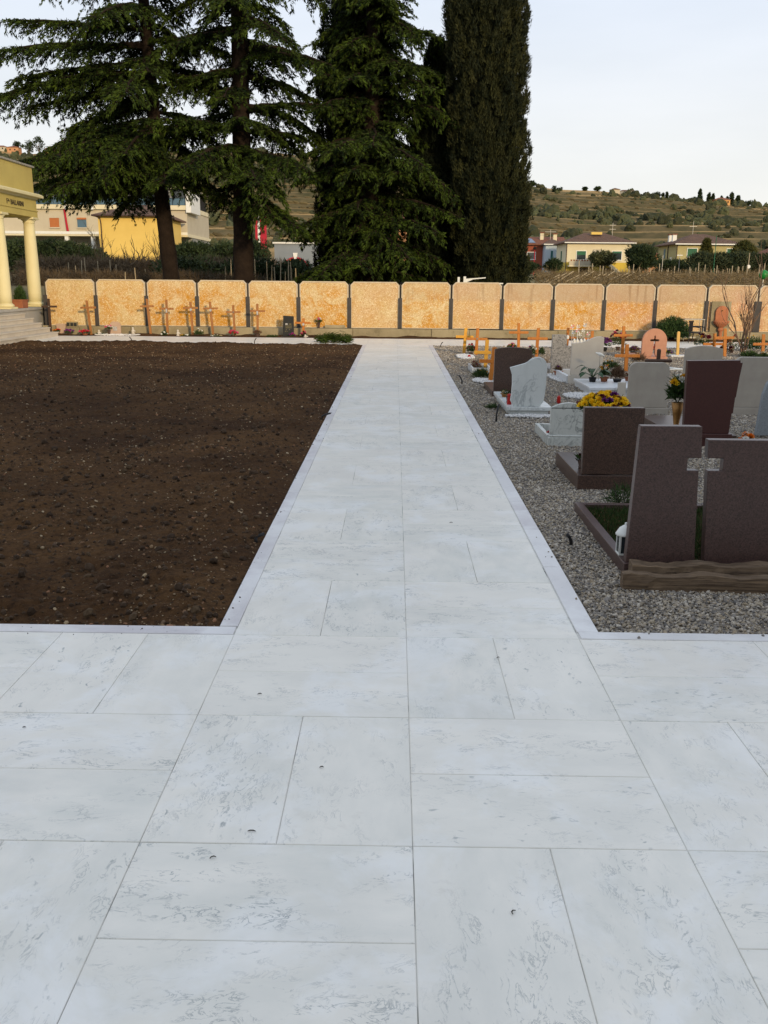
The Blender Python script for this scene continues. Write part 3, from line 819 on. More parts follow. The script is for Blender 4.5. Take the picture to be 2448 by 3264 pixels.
def cypress(name, label, base, prof, lean, nclump, seed, mat, group=None, per=95, ln=0.11, wd=0.016, cl=(0.16, 0.42)):
    """prof [(z,r)]; lean(z)->x offset; flame-shaped clumps over a dark core"""
    rng = np.random.RandomState(seed)
    root = thing(name, label, 'tree', base, 0, group)
    pz = [q[0] for q in prof]; pr = [q[1] for q in prof]
    MB().tube([(lean(z), 0, z) for z in np.linspace(-0.4, pz[-1]*0.9, 8)], list(np.linspace(0.28, 0.05, 8)), 8).build('trunk', m_bark, root)
    cz = np.array([]); 
    z = rng.uniform(pz[0], pz[-1], nclump*3); r = np.interp(z, pz, pr)
    keep = rng.rand(len(z)) < r/max(pr); z, r = z[keep][:nclump], r[keep][:nclump]
    th = rng.rand(len(z))*2*math.pi
    lump = 0.90+0.22*fbm(th*2.1+5, z*0.9, 3)
    rr = r*lump*rng.uniform(0.72, 1.0, len(z))
    rr = np.where(rng.rand(len(z)) < 0.06, rr*1.10, rr)
    C0 = np.stack([lean(z)+rr*np.cos(th), rr*np.sin(th), z], 1)
    out_ = np.stack([np.cos(th), np.sin(th), np.zeros_like(th)], 1)
    n = per
    cc = np.repeat(C0, n, 0); oo = np.repeat(out_, n, 0)
    u = rng.rand(len(cc))
    hh = np.repeat(rng.uniform(0.7, 1.3, len(z)), n)
    rad_ = cl[0]*np.sqrt(rng.rand(len(cc)))*(1-0.75*u)*hh
    ph = rng.rand(len(cc))*2*math.pi
    P = cc+np.stack([rad_*np.cos(ph), rad_*np.sin(ph), cl[1]*(u-0.35)*hh], 1)+oo*(u*0.07)[:, None]
    Dv = oo*0.45+np.array([0, 0, 1.0])
    tone = np.repeat(np.clip(0.35+rng.normal(0, .22, len(z)), 0, 1), n)
    t_, c_ = leaves_at(P, Dv, rng, 1, ln, wd, 0.38, tone, 0.012)
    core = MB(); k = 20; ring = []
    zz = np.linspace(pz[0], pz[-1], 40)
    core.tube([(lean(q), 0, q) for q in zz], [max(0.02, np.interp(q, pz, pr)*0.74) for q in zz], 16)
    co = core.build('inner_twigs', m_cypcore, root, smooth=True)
    tri_mesh('crown', t_, c_, mat, root)
    return root
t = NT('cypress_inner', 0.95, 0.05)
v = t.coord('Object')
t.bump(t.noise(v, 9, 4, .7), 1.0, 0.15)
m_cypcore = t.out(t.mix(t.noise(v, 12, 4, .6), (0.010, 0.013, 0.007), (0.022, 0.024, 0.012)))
lean_a = lambda z: -0.06*np.asarray(z)-0.02+0.0*np.asarray(z)
cypress('cypress_tree', 'tall broad column cypress with brownish green foliage, right of the cedars', (3.45, 33.2, 1.0),
        [(-.2,1.05),(0.6,1.22),(2.5,1.32),(5,1.30),(8,1.33),(10,1.28),(12.5,1.0),(15,.35)], lean_a, 2600, 5, m_cyp)
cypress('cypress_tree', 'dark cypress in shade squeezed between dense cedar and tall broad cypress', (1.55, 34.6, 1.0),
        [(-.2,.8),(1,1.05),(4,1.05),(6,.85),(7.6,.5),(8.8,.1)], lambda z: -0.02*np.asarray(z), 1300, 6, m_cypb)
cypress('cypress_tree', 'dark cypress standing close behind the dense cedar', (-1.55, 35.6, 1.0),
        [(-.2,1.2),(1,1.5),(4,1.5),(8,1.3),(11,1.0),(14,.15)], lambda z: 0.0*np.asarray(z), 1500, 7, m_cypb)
# ------------------------------------------------------------------ stones for the graves
def granite(name, c1, c2, c3, scale=120.0, rough=0.35):
    t = NT(name, rough, 0.4)
    v = t.coord('Object', (1, 1, 1), t.randvec(20))
    x = t.voro(v, scale)
    s_ = t.new('ShaderNodeSeparateColor'); t.l.new(x, s_.inputs[0])
    c = t.mix(t.remap(s_.outputs[0], 0.25, 0.75), c1, c2)
    c = t.mix(t.remap(s_.outputs[1], 0.72, 0.9), c, c3)
    c = t.mix(t.remap(t.noise(v, 3, 4, .6), 0.35, 0.7, 0, 0.35), c, c1)
    return t.out(c)
m_gbrown = granite('brown_granite', (0.060, 0.036, 0.028), (0.105, 0.062, 0.046), (0.030, 0.022, 0.020), 150)
m_gpink = granite('purple_brown_granite', (0.072, 0.043, 0.038), (0.102, 0.062, 0.055), (0.042, 0.029, 0.027), 150)
m_gmaroon = granite('maroon_granite', (0.062, 0.024, 0.022), (0.078, 0.030, 0.027), (0.05, 0.02, 0.02), 200)
m_ggrey = granite('grey_terrazzo', (0.26, 0.25, 0.235), (0.38, 0.36, 0.33), (0.13, 0.125, 0.12), 55, 0.6)
m_gblack = granite('black_granite', (0.022, 0.023, 0.022), (0.035, 0.036, 0.034), (0.014, 0.014, 0.014), 150, 0.3)
m_gblue = granite('blue_grey_stone', (0.23, 0.26, 0.28), (0.27, 0.30, 0.32), (0.20, 0.22, 0.24), 120, 0.5)
m_creamst = plain('cream_limestone', (0.56, 0.52, 0.45), (0.50, 0.455, 0.39), 5, 0.65, 0.15, 80)
m_greige = plain('greige_limestone', (0.40, 0.365, 0.31), (0.34, 0.305, 0.26), 6, 0.7, 0.2, 80)
m_salmon = plain('salmon_stone', (0.52, 0.265, 0.175), (0.46, 0.225, 0.145), 9, 0.7, 0.15, 60)
m_pinkst = plain('pink_stone', (0.50, 0.36, 0.27), (0.42, 0.30, 0.22), 9, 0.7, 0.15, 60)
def veined(name, base, vein, sc=5.0):
    t = NT(name, 0.3, 0.4)
    v = t.coord('Object', (1, 1, 0.6), t.randvec(20))
    n1 = t.noise(v, sc, 6, 0.6, 1.6)
    f = t.remap(t.math('ABSOLUTE', t.math('SUBTRACT', n1, 0.5)), 0.0, 0.045, 1.0, 0.0)
    f = t.math('MULTIPLY', f, t.remap(t.noise(v, sc*.7, 3, .5), 0.42, 0.6))
    g = t.remap(t.noise(v, sc*1.7, 5, .6, .7), 0.52, 0.72, 0, 0.4)
    c = t.mix(g, base, tuple(0.5*a+0.5*b for a, b in zip(base, vein)))
    return t.out(t.mix(t.math('MULTIPLY', f, 0.85), c, vein))
m_wmarble = veined('white_marble', (0.60, 0.63, 0.62), (0.28, 0.31, 0.32), 4.5)
m_vmarble = veined('veined_marble', (0.54, 0.56, 0.53), (0.17, 0.19, 0.185), 9.0)
m_pwhite = plain('plain_white_marble', (0.66, 0.68, 0.69), (0.58, 0.60, 0.61), 6, 0.35, 0.08, 60)

def woody(name, c1, c2, sc=(14, 14, 1.6), rough=0.55, bump=0.3):
    t = NT(name, rough, 0.35)
    v = t.coord('Object', sc, t.randvec(9))
    g = t.noise(v, 2.2, 5, 0.6, 0.8)
    c = t.mix(t.remap(g, 0.35, 0.65), c1, c2)
    t.bump(g, bump, 0.004)
    return t.out(c)
m_worange = woody('varnished_orange_wood', (0.50, 0.185, 0.028), (0.38, 0.125, 0.018))
m_wyellow = woody('yellow_pine', (0.72, 0.38, 0.045), (0.60, 0.28, 0.03))
m_wbrown = woody('brown_stained_wood', (0.36, 0.155, 0.045), (0.25, 0.105, 0.032))
m_wdark = woody('dark_wood', (0.075, 0.04, 0.025), (0.05, 0.028, 0.018))
m_wpale = woody('pale_pine', (0.68, 0.44, 0.13), (0.60, 0.36, 0.10))
m_timber = woody('old_timber', (0.21, 0.145, 0.09), (0.065, 0.043, 0.028), (1.0, 26, 30), 0.85, 1.0)
m_terra = plain('terracotta', (0.34, 0.125, 0.06), (0.27, 0.10, 0.05), 8, 0.85, 0.15)
m_terra2 = plain('terracotta_fountain', (0.42, 0.16, 0.075), (0.33, 0.12, 0.06), 8, 0.85, 0.2)
m_grass = leaf_mat('turf_blades', (0.012, 0.028, 0.008), (0.045, 0.075, 0.015))
m_green = leaf_mat('plant_leaves', (0.018, 0.040, 0.014), (0.065, 0.11, 0.028))
m_dry = leaf_mat('dry_stems', (0.085, 0.05, 0.03), (0.18, 0.11, 0.06))
m_white = plain('white_paint', (0.74, 0.75, 0.72), (0.64, 0.65, 0.62), 8, 0.5, 0.05)
m_blackpl = plain('black_plastic', (0.014, 0.014, 0.015), None, 5, 0.45, 0.05)
m_metal = plain('grey_metal', (0.30, 0.30, 0.29), (0.24, 0.24, 0.23), 8, 0.4, 0.05, metal=0.6)
m_redgl = plain('red_plastic', (0.45, 0.02, 0.015), (0.36, 0.015, 0.012), 8, 0.3, 0)
m_bronze = plain('bronze', (0.33, 0.17, 0.05), (0.24, 0.12, 0.035), 10, 0.4, 0.1, metal=0.5)
m_photo = plain('enamel_photo', (0.62, 0.62, 0.60), (0.20, 0.19, 0.18), 26, 0.3, 0)

# ------------------------------------------------------------------ flowers
PET = {'yellow': ((.92,.66,.02),(.80,.50,.015)), 'gold': ((.70,.40,.015),(.52,.27,.01)), 'wine': ((.16,.012,.03),(.09,.008,.02)), 'red': ((.55,.02,.03),(.40,.012,.02)),
       'pink': ((.72,.14,.27),(.58,.07,.17)), 'purple': ((.22,.05,.26),(.14,.03,.17)), 'white': ((.80,.80,.76),(.66,.66,.60)), 'orange': ((.78,.25,.02),(.62,.16,.01)), 'magenta': ((.42,.03,.22),(.30,.02,.15)), 'cream': ((.62,.55,.36),(.48,.40,.24))}
PM = {k: plain('petal_'+k, a, b, 30, 0.6, 0) for k, (a, b) in PET.items()}
def bloom_mesh(color, seed=0):
    rng = random.Random(seed)
    mb = MB()
    for ring, (n, el, l) in enumerate(((9, -0.1, 1.0), (9, 0.35, 0.95), (7, 0.8, 0.85), (4, 1.25, 0.8))):
        for k in range(n):
            a = 2*math.pi*(k+0.5*ring)/n+rng.uniform(-.15, .15); e = el+rng.uniform(-.12, .12)
            d = Vector((math.cos(a)*math.cos(e), math.sin(a)*math.cos(e), math.sin(e)))
            s_ = Vector((-math.sin(a), math.cos(a), 0))*0.30; u = d.cross(s_).normalized()*0.10
            ll = l*rng.uniform(.85, 1.1)
            mb.add([d*0.1, d*ll*0.6+s_-u, d*ll+u*1.5, d*ll*0.6-s_-u], [(0, 1, 2), (0, 2, 3)])
    me = bpy.data.meshes.new('bloom'); me.from_pydata(mb.v, [], mb.f); me.materials.append(PM[color]); me.update()
    return me
BM = {k: bloom_mesh(k, i) for i, k in enumerate(PET)}
fr = np.random.RandomState(77)
def foliage(parent, c, rx, rz, n, length, width, mat, up=0.6, name='foliage', spread=0.6):
    d = fr.normal(0, 1, (n, 3)); d /= np.linalg.norm(d, axis=1, keepdims=True)
    d[:, 2] = np.abs(d[:, 2])*0.9-0.05
    rr = fr.rand(n, 1)**0.45
    P = np.array(c)+d*rr*np.array([rx, rx, rz])
    tr, cl_ = leaves_at(P, d+np.array([0, 0, up]), fr, 1, length, width, spread, np.full(n, .4), 0.004)
    return tri_mesh(name, tr, cl_, mat, parent)
def pot(parent, kind, h=0.12, r=0.08):
    if kind == 'terracotta': MB().lathe([(r*.68,0),(r*.9,h*.8),(r*1.05,h*.8),(r*1.08,h),(r*.95,h),(r*.9,h*.85)], 20).build('pot', m_terra, parent, smooth=False)
    elif kind == 'black': MB().lathe([(r*.75,0),(r,h),(r*.9,h),(r*.85,h*.9)], 18).build('pot', m_blackpl, parent)
    elif kind == 'white': MB().lathe([(r*.75,0),(r,h),(r*.9,h),(r*.85,h*.9)], 18).build('pot', m_white, parent)
    elif kind == 'bronze': MB().lathe([(r*.5,0),(r*.55,.02),(r*.35,h*.15),(r*.62,h*.6),(r*.95,h),(r*.8,h),(r*.5,h*.7)], 20).build('vase', m_bronze, parent, smooth=True)
    elif kind == 'dark': MB().lathe([(r*.6,0),(r*.65,.02),(r*.5,h*.2),(r*.9,h),(r*.75,h),(r*.5,h*.7)], 18).build('vase', m_wdark, parent, smooth=True)
def bouquet(label, loc, cols, br, sp, h, kind='terracotta', ph=0.10, pr=0.08, dome=0.6, leafy=260, leaf=m_green, ll=0.05, lw=0.008, cat='flowers', name='flower_pot'):
    """pot or vase, leaves, and every bloom a piece of its own"""
    root = thing(name, label, cat, loc)
    if kind: pot(root, kind, ph, pr)
    z0 = ph if kind else 0.0
    if leafy: foliage(root, (0, 0, z0+h*0.15), sp*0.95, h*0.75, leafy, ll, lw, leaf)
    for col_, n in cols:
        for k in range(n):
            a = fr.rand()*6.283; q = math.sqrt(fr.rand())*sp
            z = z0+h*(1-dome*(q/sp)**2)*fr.uniform(.85, 1.02)
            o = link('bloom', BM[col_], root, (q*math.cos(a), q*math.sin(a), z))
            o.rotation_euler = (fr.uniform(-.5, .5)-math.sin(a)*0.5*q/sp, fr.uniform(-.4, .4)+math.cos(a)*0.5*q/sp, fr.rand()*6)
            o.scale = (br*fr.uniform(.8, 1.2),)*3
    return root

# ------------------------------------------------------------------ grave builders
def arc(cx, cz, r, a0, a1, n=10):
    return [(cx+r*math.cos(rad(a0+(a1-a0)*i/n)), cz+r*math.sin(rad(a0+(a1-a0)*i/n))) for i in range(n+1)]
def rounded(x0, x1, z0, z1, r):
    return [(x0, z0), (x1, z0)]+arc(x1-r, z1-r, r, 0, 90, 6)+arc(x0+r, z1-r, r, 90, 180, 6)
def grave(label, loc, poly, th, mat, plinth=None, pm=None, bev=0.006, rz=0.0, name='headstone'):
    g = thing(name, label, 'gravestone', loc, rz)
    MB().prism(poly, 0, th).build('slab', mat, g, bevel=bev)
    if plinth:
        for (x0, x1, y0, y1, z0, z1) in plinth:
            MB().box(x0, x1, y0, y1, z0, z1).build('plinth', pm or mat, g, bevel=0.006)
    return g
def frame(parent, x0, x1, y0, y1, h, w, mat, nm='kerb'):
    MB().box(x0, x0+w, y0, y1, -0.05, h).build(nm, mat, parent, bevel=0.004)
    MB().box(x1-w, x1, y0, y1, -0.05, h).build(nm, mat, parent, bevel=0.004)
    MB().box(x0+w+.001, x1-w-.001, y1-w, y1, -0.05, h-.002).build(nm, mat, parent, bevel=0.004)
    MB().box(x0+w+.001, x1-w-.001, y0, y0+w, -0.05, h-.002).build(nm, mat, parent, bevel=0.004)
def chips(name, label, x0, x1, y0, y1, n, s=0.012, mat=m_whitegrav):
    x = fr.uniform(x0, x1, n); y = fr.uniform(y0, y1, n)
    e = ((x-(x0+x1)/2)/((x1-x0)/2))**2+((y-(y0+y1)/2)/((y1-y0)/2))**2
    k = e < 1.0+0.25*fbm(x*9, y*9, 2); x, y = x[k], y[k]
    sc_ = s*fr.uniform(.6, 1.3, (len(x), 3))
    return scatter(name, np.stack([x, y, 0.008+fr.rand(len(x))*0.02], 1), fr.rand(len(x), 3)*6, sc_, mat)

# twin stones closest to the camera, with their turf bed
g = thing('headstone', 'pair of purple-brown granite headstones with notches that leave a cross-shaped gap', 'gravestone', (1.31, 4.90, 0))
left = [(0.012,.065),(0.40,.065),(0.375,.60),(0.31,.60),(0.31,.67),(0.385,.67),(0.372,.845),(0.038,.845)]
right = [(0.455,.065),(0.90,.065),(0.90,.772),(0.413,.772),(0.418,.67),(0.507,.67),(0.507,.60),(0.425,.60)]
MB().prism(left, 0, 0.06).build('left_stone', m_gpink, g, bevel=0.004)
MB().prism(right, 0.0, 0.06).build('right_stone', m_gpink, g, bevel=0.004)
frame(g, 0, 0.96, -0.02, 1.44, 0.065, 0.055, m_gpink)
MB().box(0.056, 0.904, 0.037, 1.384, -0.04, 0.03).build('earth', m_soil, g)
n = 9000
P = np.stack([fr.uniform(.06, .90, n), fr.uniform(.07, 1.38, n), np.full(n, .028)], 1)
tr, cl_ = leaves_at(P, np.tile([0, 0, 1.0], (n, 1)), fr, 1, 0.042, 0.0028, 0.45, np.full(n, .45), 0.003)
o = tri_mesh('turf', tr, cl_, m_grass, g); o['kind'] = 'stuff'
def plank(label, loc, L, d, h, rz, seed, dz=0.0):
    """old sleeper: split, warped and rough along its length"""
    rg = random.Random(seed); n = 26; mb = MB(); v = []; f = []
    for i in range(n+1):
        x = L*i/n; w1, w2, w3, w4 = [rg.uniform(-.005, .005) for _ in range(4)]
        sag = 0.008*math.sin(i*.7+seed)
        v += [(x,-d/2+w1,-.02),(x,-d/2+w2,h*.45+w3+sag*.5),(x,-d/2+.006+w1,h+sag+w4),(x,d/2+w3,h+sag+w1),(x,d/2,-.02)]
    for i in range(n):
        for k in range(5):
            k2 = (k+1) % 5
            f.append((5*i+k,5*i+5+k,5*i+5+k2,5*i+k2))
    f += [(0,1,2,3,4), tuple(5*n+k for k in (4,3,2,1,0))]
    mb.add(v, f)
    o = mb.build('timber_plank', m_timber, None, (loc[0], loc[1], dz), rz, bevel=0.002)
    return tag(o, label, 'plank')
plank('weathered timber plank on the gravel, front one of two before the granite pair', (1.245, 4.665), 1.15, 0.07, 0.078, -0.045, 1)
plank('weathered timber plank leaning behind the front one, against the granite pair', (1.325, 4.80), 1.1, 0.10, 0.085, -0.02, 2, 0.008)
# lantern
la = thing('grave_lantern', 'small pale green metal lantern with domed roof beside the granite pair', 'lantern', (1.355, 5.07, 0.065))
MB().box(-.042,.042,-.042,.042,0,.012).build('base', m_white, la, bevel=.002)
for sx_ in (-1, 1):
    for sy_ in (-1, 1):
        MB().box(sx_*.036-.005, sx_*.036+.005, sy_*.036-.005, sy_*.036+.005, .012, .115).build('post', m_white, la)
for (a, b, c_, d_) in ((-.031,.031,-.038,-.036),(-.031,.031,.036,.038),(-.038,-.036,-.031,.031),(.036,.038,-.031,.031)):
    MB().box(a, b, c_, d_, .012, .115).build('pane', m_glass, la)
MB().lathe([(.056,.115),(.058,.122),(.050,.135),(.036,.158),(.016,.172),(.008,.176),(.009,.186),(.004,.19)], 16).build('roof', m_white, la, smooth=True)
MB().lathe([(.016,.012),(.016,.06),(.003,.062),(.002,.07)], 10).build('candle', m_redgl, la)
# leafless spiky shrub
def twiggy(name, label, loc, h, n, seed, mat, cat='shrub', r0=0.006, spread=0.5, group=None, levels=3, part='stems'):
    rg = random.Random(seed); mb = MB()
    def grow(p, d, l, r, lev):
        k = 4; pts = [p]; q = p.copy(); dd = d.copy()
        for i in range(k):
            dd = (dd+Vector((rg.uniform(-.25,.25), rg.uniform(-.25,.25), rg.uniform(-.08,.2)))).normalized()
            q = q+dd*(l/k); pts.append(q.copy())
        mb.tube(pts, [r*(1-0.55*i/k) for i in range(k+1)], 5 if lev > 1 else 4)
        if lev > 0:
            for j in range(rg.randint(2, 4)):
                i = rg.randint(1, k); 
                e = (dd+Vector((rg.uniform(-1,1), rg.uniform(-1,1), rg.uniform(-.1,.7)))*spread*1.3).normalized()
                grow(pts[i], e, l*rg.uniform(.45,.75), r*.55, lev-1)
    root = thing(name, label, cat, loc, 0, group)
    for i in range(n):
        a = 6.283*i/n+rg.uniform(-.4,.4)
        grow(Vector((0,0,-.02)), Vector((math.cos(a)*spread, math.sin(a)*spread, 1)).normalized(), h*rg.uniform(.4,.6), r0, levels-1)
    mb.build(part, mat, root)
    return root
m_twig = plain('dark_twig', (0.035,0.03,0.022), (0.06,0.05,0.03), 9, 0.9, 0.2)
sh = twiggy('spiky_shrub', 'small dark spiky shrub behind the granite pair', (1.70, 6.52, 0), 0.20, 7, 4, m_twig, 'shrub', .005, .9)
foliage(sh, (0,0,.03), .13, .14, 260, .06, .004, m_green, .5)

# brown granite rectangle with ledger slab
g = grave('brown speckled granite rectangle, second headstone beside the path', (1.49, 7.05, 0), [(0.01,.12),(.47,.12),(.475,.655),(0.0,.655)], .06, m_gbrown)
MB().box(-.02,.68,-.01,1.0,-.05,.115).build('ledger', m_gbrown, g, bevel=.005)
bouquet('big mound of yellow and wine-red chrysanthemums behind the brown granite rectangle', (1.74, 7.50, .115), [('yellow', 80), ('wine', 22), ('purple', 5)], .036, .205, .175, 'black', .43, .12, .6, 700)
bouquet('little dark flower bowl on the ledger left of the brown granite rectangle', (1.55, 7.32, .115), [('wine', 3)], .018, .04, .05, 'dark', .07, .04, .5, 60)
# small veined marble with low arch
g = grave('small grey-veined marble headstone with low arched top beside flower trough', (1.57, 9.0, 0), [(0,.11),(.36,.11),(.36,.385)]+arc(.18,.10,.335,57,123,10)+[(0,.385)], .05, m_vmarble)
MB().box(-.015,.375,-.015,.06,-.05,.09).build('plinth', m_vmarble, g, bevel=.006)
MB().box(-.01,.37,-.012,.058,.091,.112).build('moulding', m_vmarble, g, bevel=.008)
frame(g, -.02,.38,.062,.86,.10,.04, m_vmarble)
bouquet('red and yellow flowers in the trough of the small veined marble', (1.64, 9.22, .05), [('red', 7), ('gold', 5)], .026, .07, .07, None, leafy=80)
tag(MB().lathe([(.026,0),(.028,.02),(.024,.09),(.012,.10),(.012,.11)], 14).build('grave_candle', m_redgl, None, (2.24, 12.3, 0)), 'red grave candle on the gravel behind the small veined marble', 'candle')
# curved white marble on plinth
poly = [(0.06,.118),(.38,.118),(.425,.185),(.44,.30),(.445,.43),(.45,.56),(.445,.62)]+[(.43,.668),(.40,.70),(.355,.718),(.30,.714),(.25,.695),(.215,.662),(.175,.642),(0.0,.592),(.03,.50),(.035,.40),(.03,.28),(.02,.19)]
g = grave('white marble headstone with asymmetric wavy outline on a white plinth', (1.405, 11.06, 0), poly, .055, m_wmarble)
MB().box(-.02,.53,-.03,1.55,.072,.118).build('ledger', m_wmarble, g, bevel=.006)
MB().box(.02,.49,.0,1.5,-.05,.072).build('base', m_wmarble, g, bevel=.004)
chips('white_chippings', '', 1.36, 2.0, 10.86, 11.05, 900)
tag(MB().lathe([(.028,0),(.03,.02),(.024,.10),(.03,.11),(.026,.13),(.01,.135)], 14).build('grave_candle', m_redgl, None, (1.435, 11.25, .118)), 'red grave candle on the white plinth beside the wavy marble', 'candle')
bouquet('small dark vase left of the wavy white marble', (1.445, 11.42, .118), [('wine', 2)], .02, .03, .05, 'dark', .09, .04, .4, 30)
bouquet('wooden bowl at the back of the wavy marble grave', (1.46, 12.0, .118), [('cream', 2)], .02, .03, .03, 'bronze', .05, .06, .4, 20)
bouquet('dried grey-green bunch lying left of the white plinth', (1.28, 11.75, 0), [('cream', 2)], .02, .09, .04, None, leafy=120)
# dark brown arched granite
g = grave('dark brown granite headstone with shallow arched top behind the white marble', (1.43, 13.05, 0), [(0,.075),(.53,.075),(.53,.665)]+arc(.265,-.53,1.225,77.5,102.5,10)+[(0,.665)], .06, m_gbrown)
MB().box(-.02,.55,-.02,1.2,-.05,.073).build('base', m_gbrown, g, bevel=.005)
# grey terrazzo L shape
g = grave('grey terrazzo headstone stepped down on its right side', (2.88, 16.8, 0), [(0,.05),(.39,.05),(.39,.47),(.265,.47),(.265,.67),(0,.67)], .07, m_ggrey)
MB().box(-.02,.42,-.02,1.3,-.05,.048).build('base', m_ggrey, g, bevel=.006)
# cream wave top
poly = [(0,.14),(.51,.14),(.51,.735)]+[(.495,.755),(.45,.762),(.39,.757),(.32,.735),(.25,.70),(.18,.672),(.10,.658),(0,.65)]
g = grave('tall cream limestone headstone whose top rises in a wave to the right', (2.85, 14.75, 0), poly, .06, m_creamst)
MB().box(-.02,.53,-.02,.09,-.05,.139).build('plinth', m_creamst, g, bevel=.006)
frame(g, -.04,.56,.092,1.35,.12,.06, m_pwhite)
bouquet('purple pansies in a low pot left of the cream wave-topped stone', (2.86, 15.9, 0), [('purple', 4)], .03, .06, .10, 'terracotta', .10, .08, leafy=160, leaf=m_dry)
chips('white_chippings', '', 2.66, 2.92, 14.9, 16.2, 900)
# white slab with pots on it, in front of the cream stone
g = thing('white_grave_slab', 'low white marble grave slab crowded with plant pots in front of the cream stone', 'gravestone', (2.85, 13.25, 0))
MB().box(.02,.86,.0,1.2,-.05,.075).build('base', m_pwhite, g, bevel=.005)
MB().box(0,.90,-.02,1.22,.075,.118).build('slab', m_pwhite, g, bevel=.008)
MB().box(.40,.52,-.045,-.022,-.02,.20).build('upright_panel', m_creamst, g, bevel=.005)
chips('white_chippings', '', 2.45, 3.05, 12.75, 13.4, 1500)
ca = thing('calla_plant', 'large-leaved dark green calla plant in black pot on the white slab', 'plant', (3.05, 14.0, .118))
pot(ca, 'black', .07, .06)
for k in range(11):
    rg = random.Random(k); a = 2*math.pi*k/11+rg.uniform(-.3,.3); el = rg.uniform(.25,1.1); L_ = rg.uniform(.13,.25)
    d = Vector((math.cos(a)*math.cos(el), math.sin(a)*math.cos(el), math.sin(el)))
    s_ = Vector((-math.sin(a), math.cos(a), 0)); tip = d*L_; dn = Vector((0,0,-1))
    b0 = Vector((0,0,.07)); ex = Vector((d.x,d.y,0)).normalized()
    p1 = b0+tip; mb = MB(); mb.tube([b0, b0+tip*.5+Vector((0,0,.01)), p1], [.005,.004,.003], 5)
    q = [p1, p1+ex*.03+s_*.045-dn*.01, p1+ex*.09+s_*.035+dn*.02, p1+ex*.14+dn*.07, p1+ex*.09-s_*.035+dn*.02, p1+ex*.03-s_*.045-dn*.01, p1+ex*.07+dn*.012]
    mb.add(q, [(0,1,6),(1,2,6),(2,3,6),(3,4,6),(4,5,6),(5,0,6)])
    mb.build('leaf', plain('calla_leaf', (.018,.045,.016), (.03,.07,.022), 8, .45, 0) if k == 0 else bpy.data.materials['calla_leaf'], ca)
bouquet('mixed yellow and white bouquet in dark pot beside the calla plant', (3.24, 14.05, .118), [('white', 6), ('gold', 4), ('cream', 3), ('orange', 1)], .026, .075, .19, 'terracotta', .07, .065, .3, 220)
bouquet('dry brown bushy plant in a pot on the white slab', (3.43, 14.0, .118), [('wine', 2)], .015, .10, .22, 'black', .05, .07, .5, 900, m_dry, .06, .005)
bouquet('small red-brown pot at the right end of the white slab', (3.64, 14.2, .118), [('cream', 3), ('red', 2)], .018, .05, .07, 'terracotta', .06, .05, .5, 60, m_dry)
bi = thing('bird_ornament', 'white bird ornament on a thin stake above the white slab', 'ornament', (3.21, 14.3, .118))
MB().tube([(0,0,0),(0,0,.37)], [.004,.004], 6).build('stake', m_metal, bi)
MB().lathe([(.004,-.075),(.016,-.05),(.026,-.01),(.024,.02),(.014,.045),(.012,.055),(.014,.065),(.006,.078)], 12).build('bird', m_white, bi, (0.0,0,.395)).rotation_euler = (0, rad(-70), 0)
# rounded greige stones
g = grave('greige limestone headstone with rounded corners behind the chrysanthemum mound', (2.94, 11.4, 0), rounded(0,.50,.075,.64,.09), .06, m_greige)
MB().box(-.02,.52,-.02,.10,-.05,.073).build('plinth', m_greige, g, bevel=.006)
frame(g, -.02,.52,.102,1.3,.07,.05, m_greige)
twiggy('dry_shrub', 'small rusty dry shrub left of the greige rounded headstone', (2.83, 11.7, 0), .26, 9, 9, plain('rusty_twig', (.16,.06,.04), (.10,.045,.03), 9, .9, 0), 'shrub', .004, .5)
g = grave('beige limestone headstone with rounded top corners at the right edge', (4.30, 11.5, 0), rounded(0,.62,.08,.71,.07), .07, m_greige)
MB().box(-.02,.64,-.02,.10,-.05,.078).build('plinth', m_greige, g, bevel=.006)
g = grave('beige headstone with segmental arched top showing behind the maroon one', (4.14, 13.05, 0), [(0,.06),(.53,.06),(.53,.69)]+arc(.265,-.02,.765,70.5,109.5,10)+[(0,.69)], .06, m_greige)
MB().box(-.02,.55,-.02,.10,-.05,.058).build('plinth', m_greige, g, bevel=.006)
# maroon
poly = [(.02,.135),(.475,.135),(.485,.34),(.497,.34),(.503,.50),(.51,.50),(.525,.70),(.542,.845),(.52,.845),(.518,.868),(0,.858)]
g = grave('tall plain maroon granite headstone with jagged right edge', (2.905, 9.06, 0), poly, .07, m_gmaroon)
MB().box(-.01,.50,-.03,.10,.085,.134).build('plinth', m_gmaroon, g, bevel=.005)
MB().box(.0,.47,-.015,.09,-.05,.085).build('base', m_gmaroon, g, bevel=.005)
MB().box(-.02,.60,.102,1.5,-.05,.10).build('ledger', m_gbrown, g, bevel=.005)
bouquet('tall bronze vase with yellow pompom chrysanthemums left of the maroon stone', (2.955, 9.42, .10), [('yellow', 4), ('gold', 2), ('magenta', 1), ('white', 3)], .052, .10, .30, 'bronze', .30, .07, .35, 420, m_green, .09, .012, name='flower_vase')
# right edge blue-grey
poly = [(0,.02),(.55,.02),(.55,.80),(.30,.80),(.20,.74),(.12,.66),(.06,.57),(.03,.46),(.02,.30)]
grave('blue-grey stone slab with curved left edge, cut off by the right frame edge', (3.90, 9.66, 0), poly, .07, m_gblue)
bouquet('orange and white artificial flowers behind the notched granite pair', (3.0, 7.6, 0), [('orange', 5), ('white', 6)], .036, .10, .17, 'black', .2, .07, .5, 120)
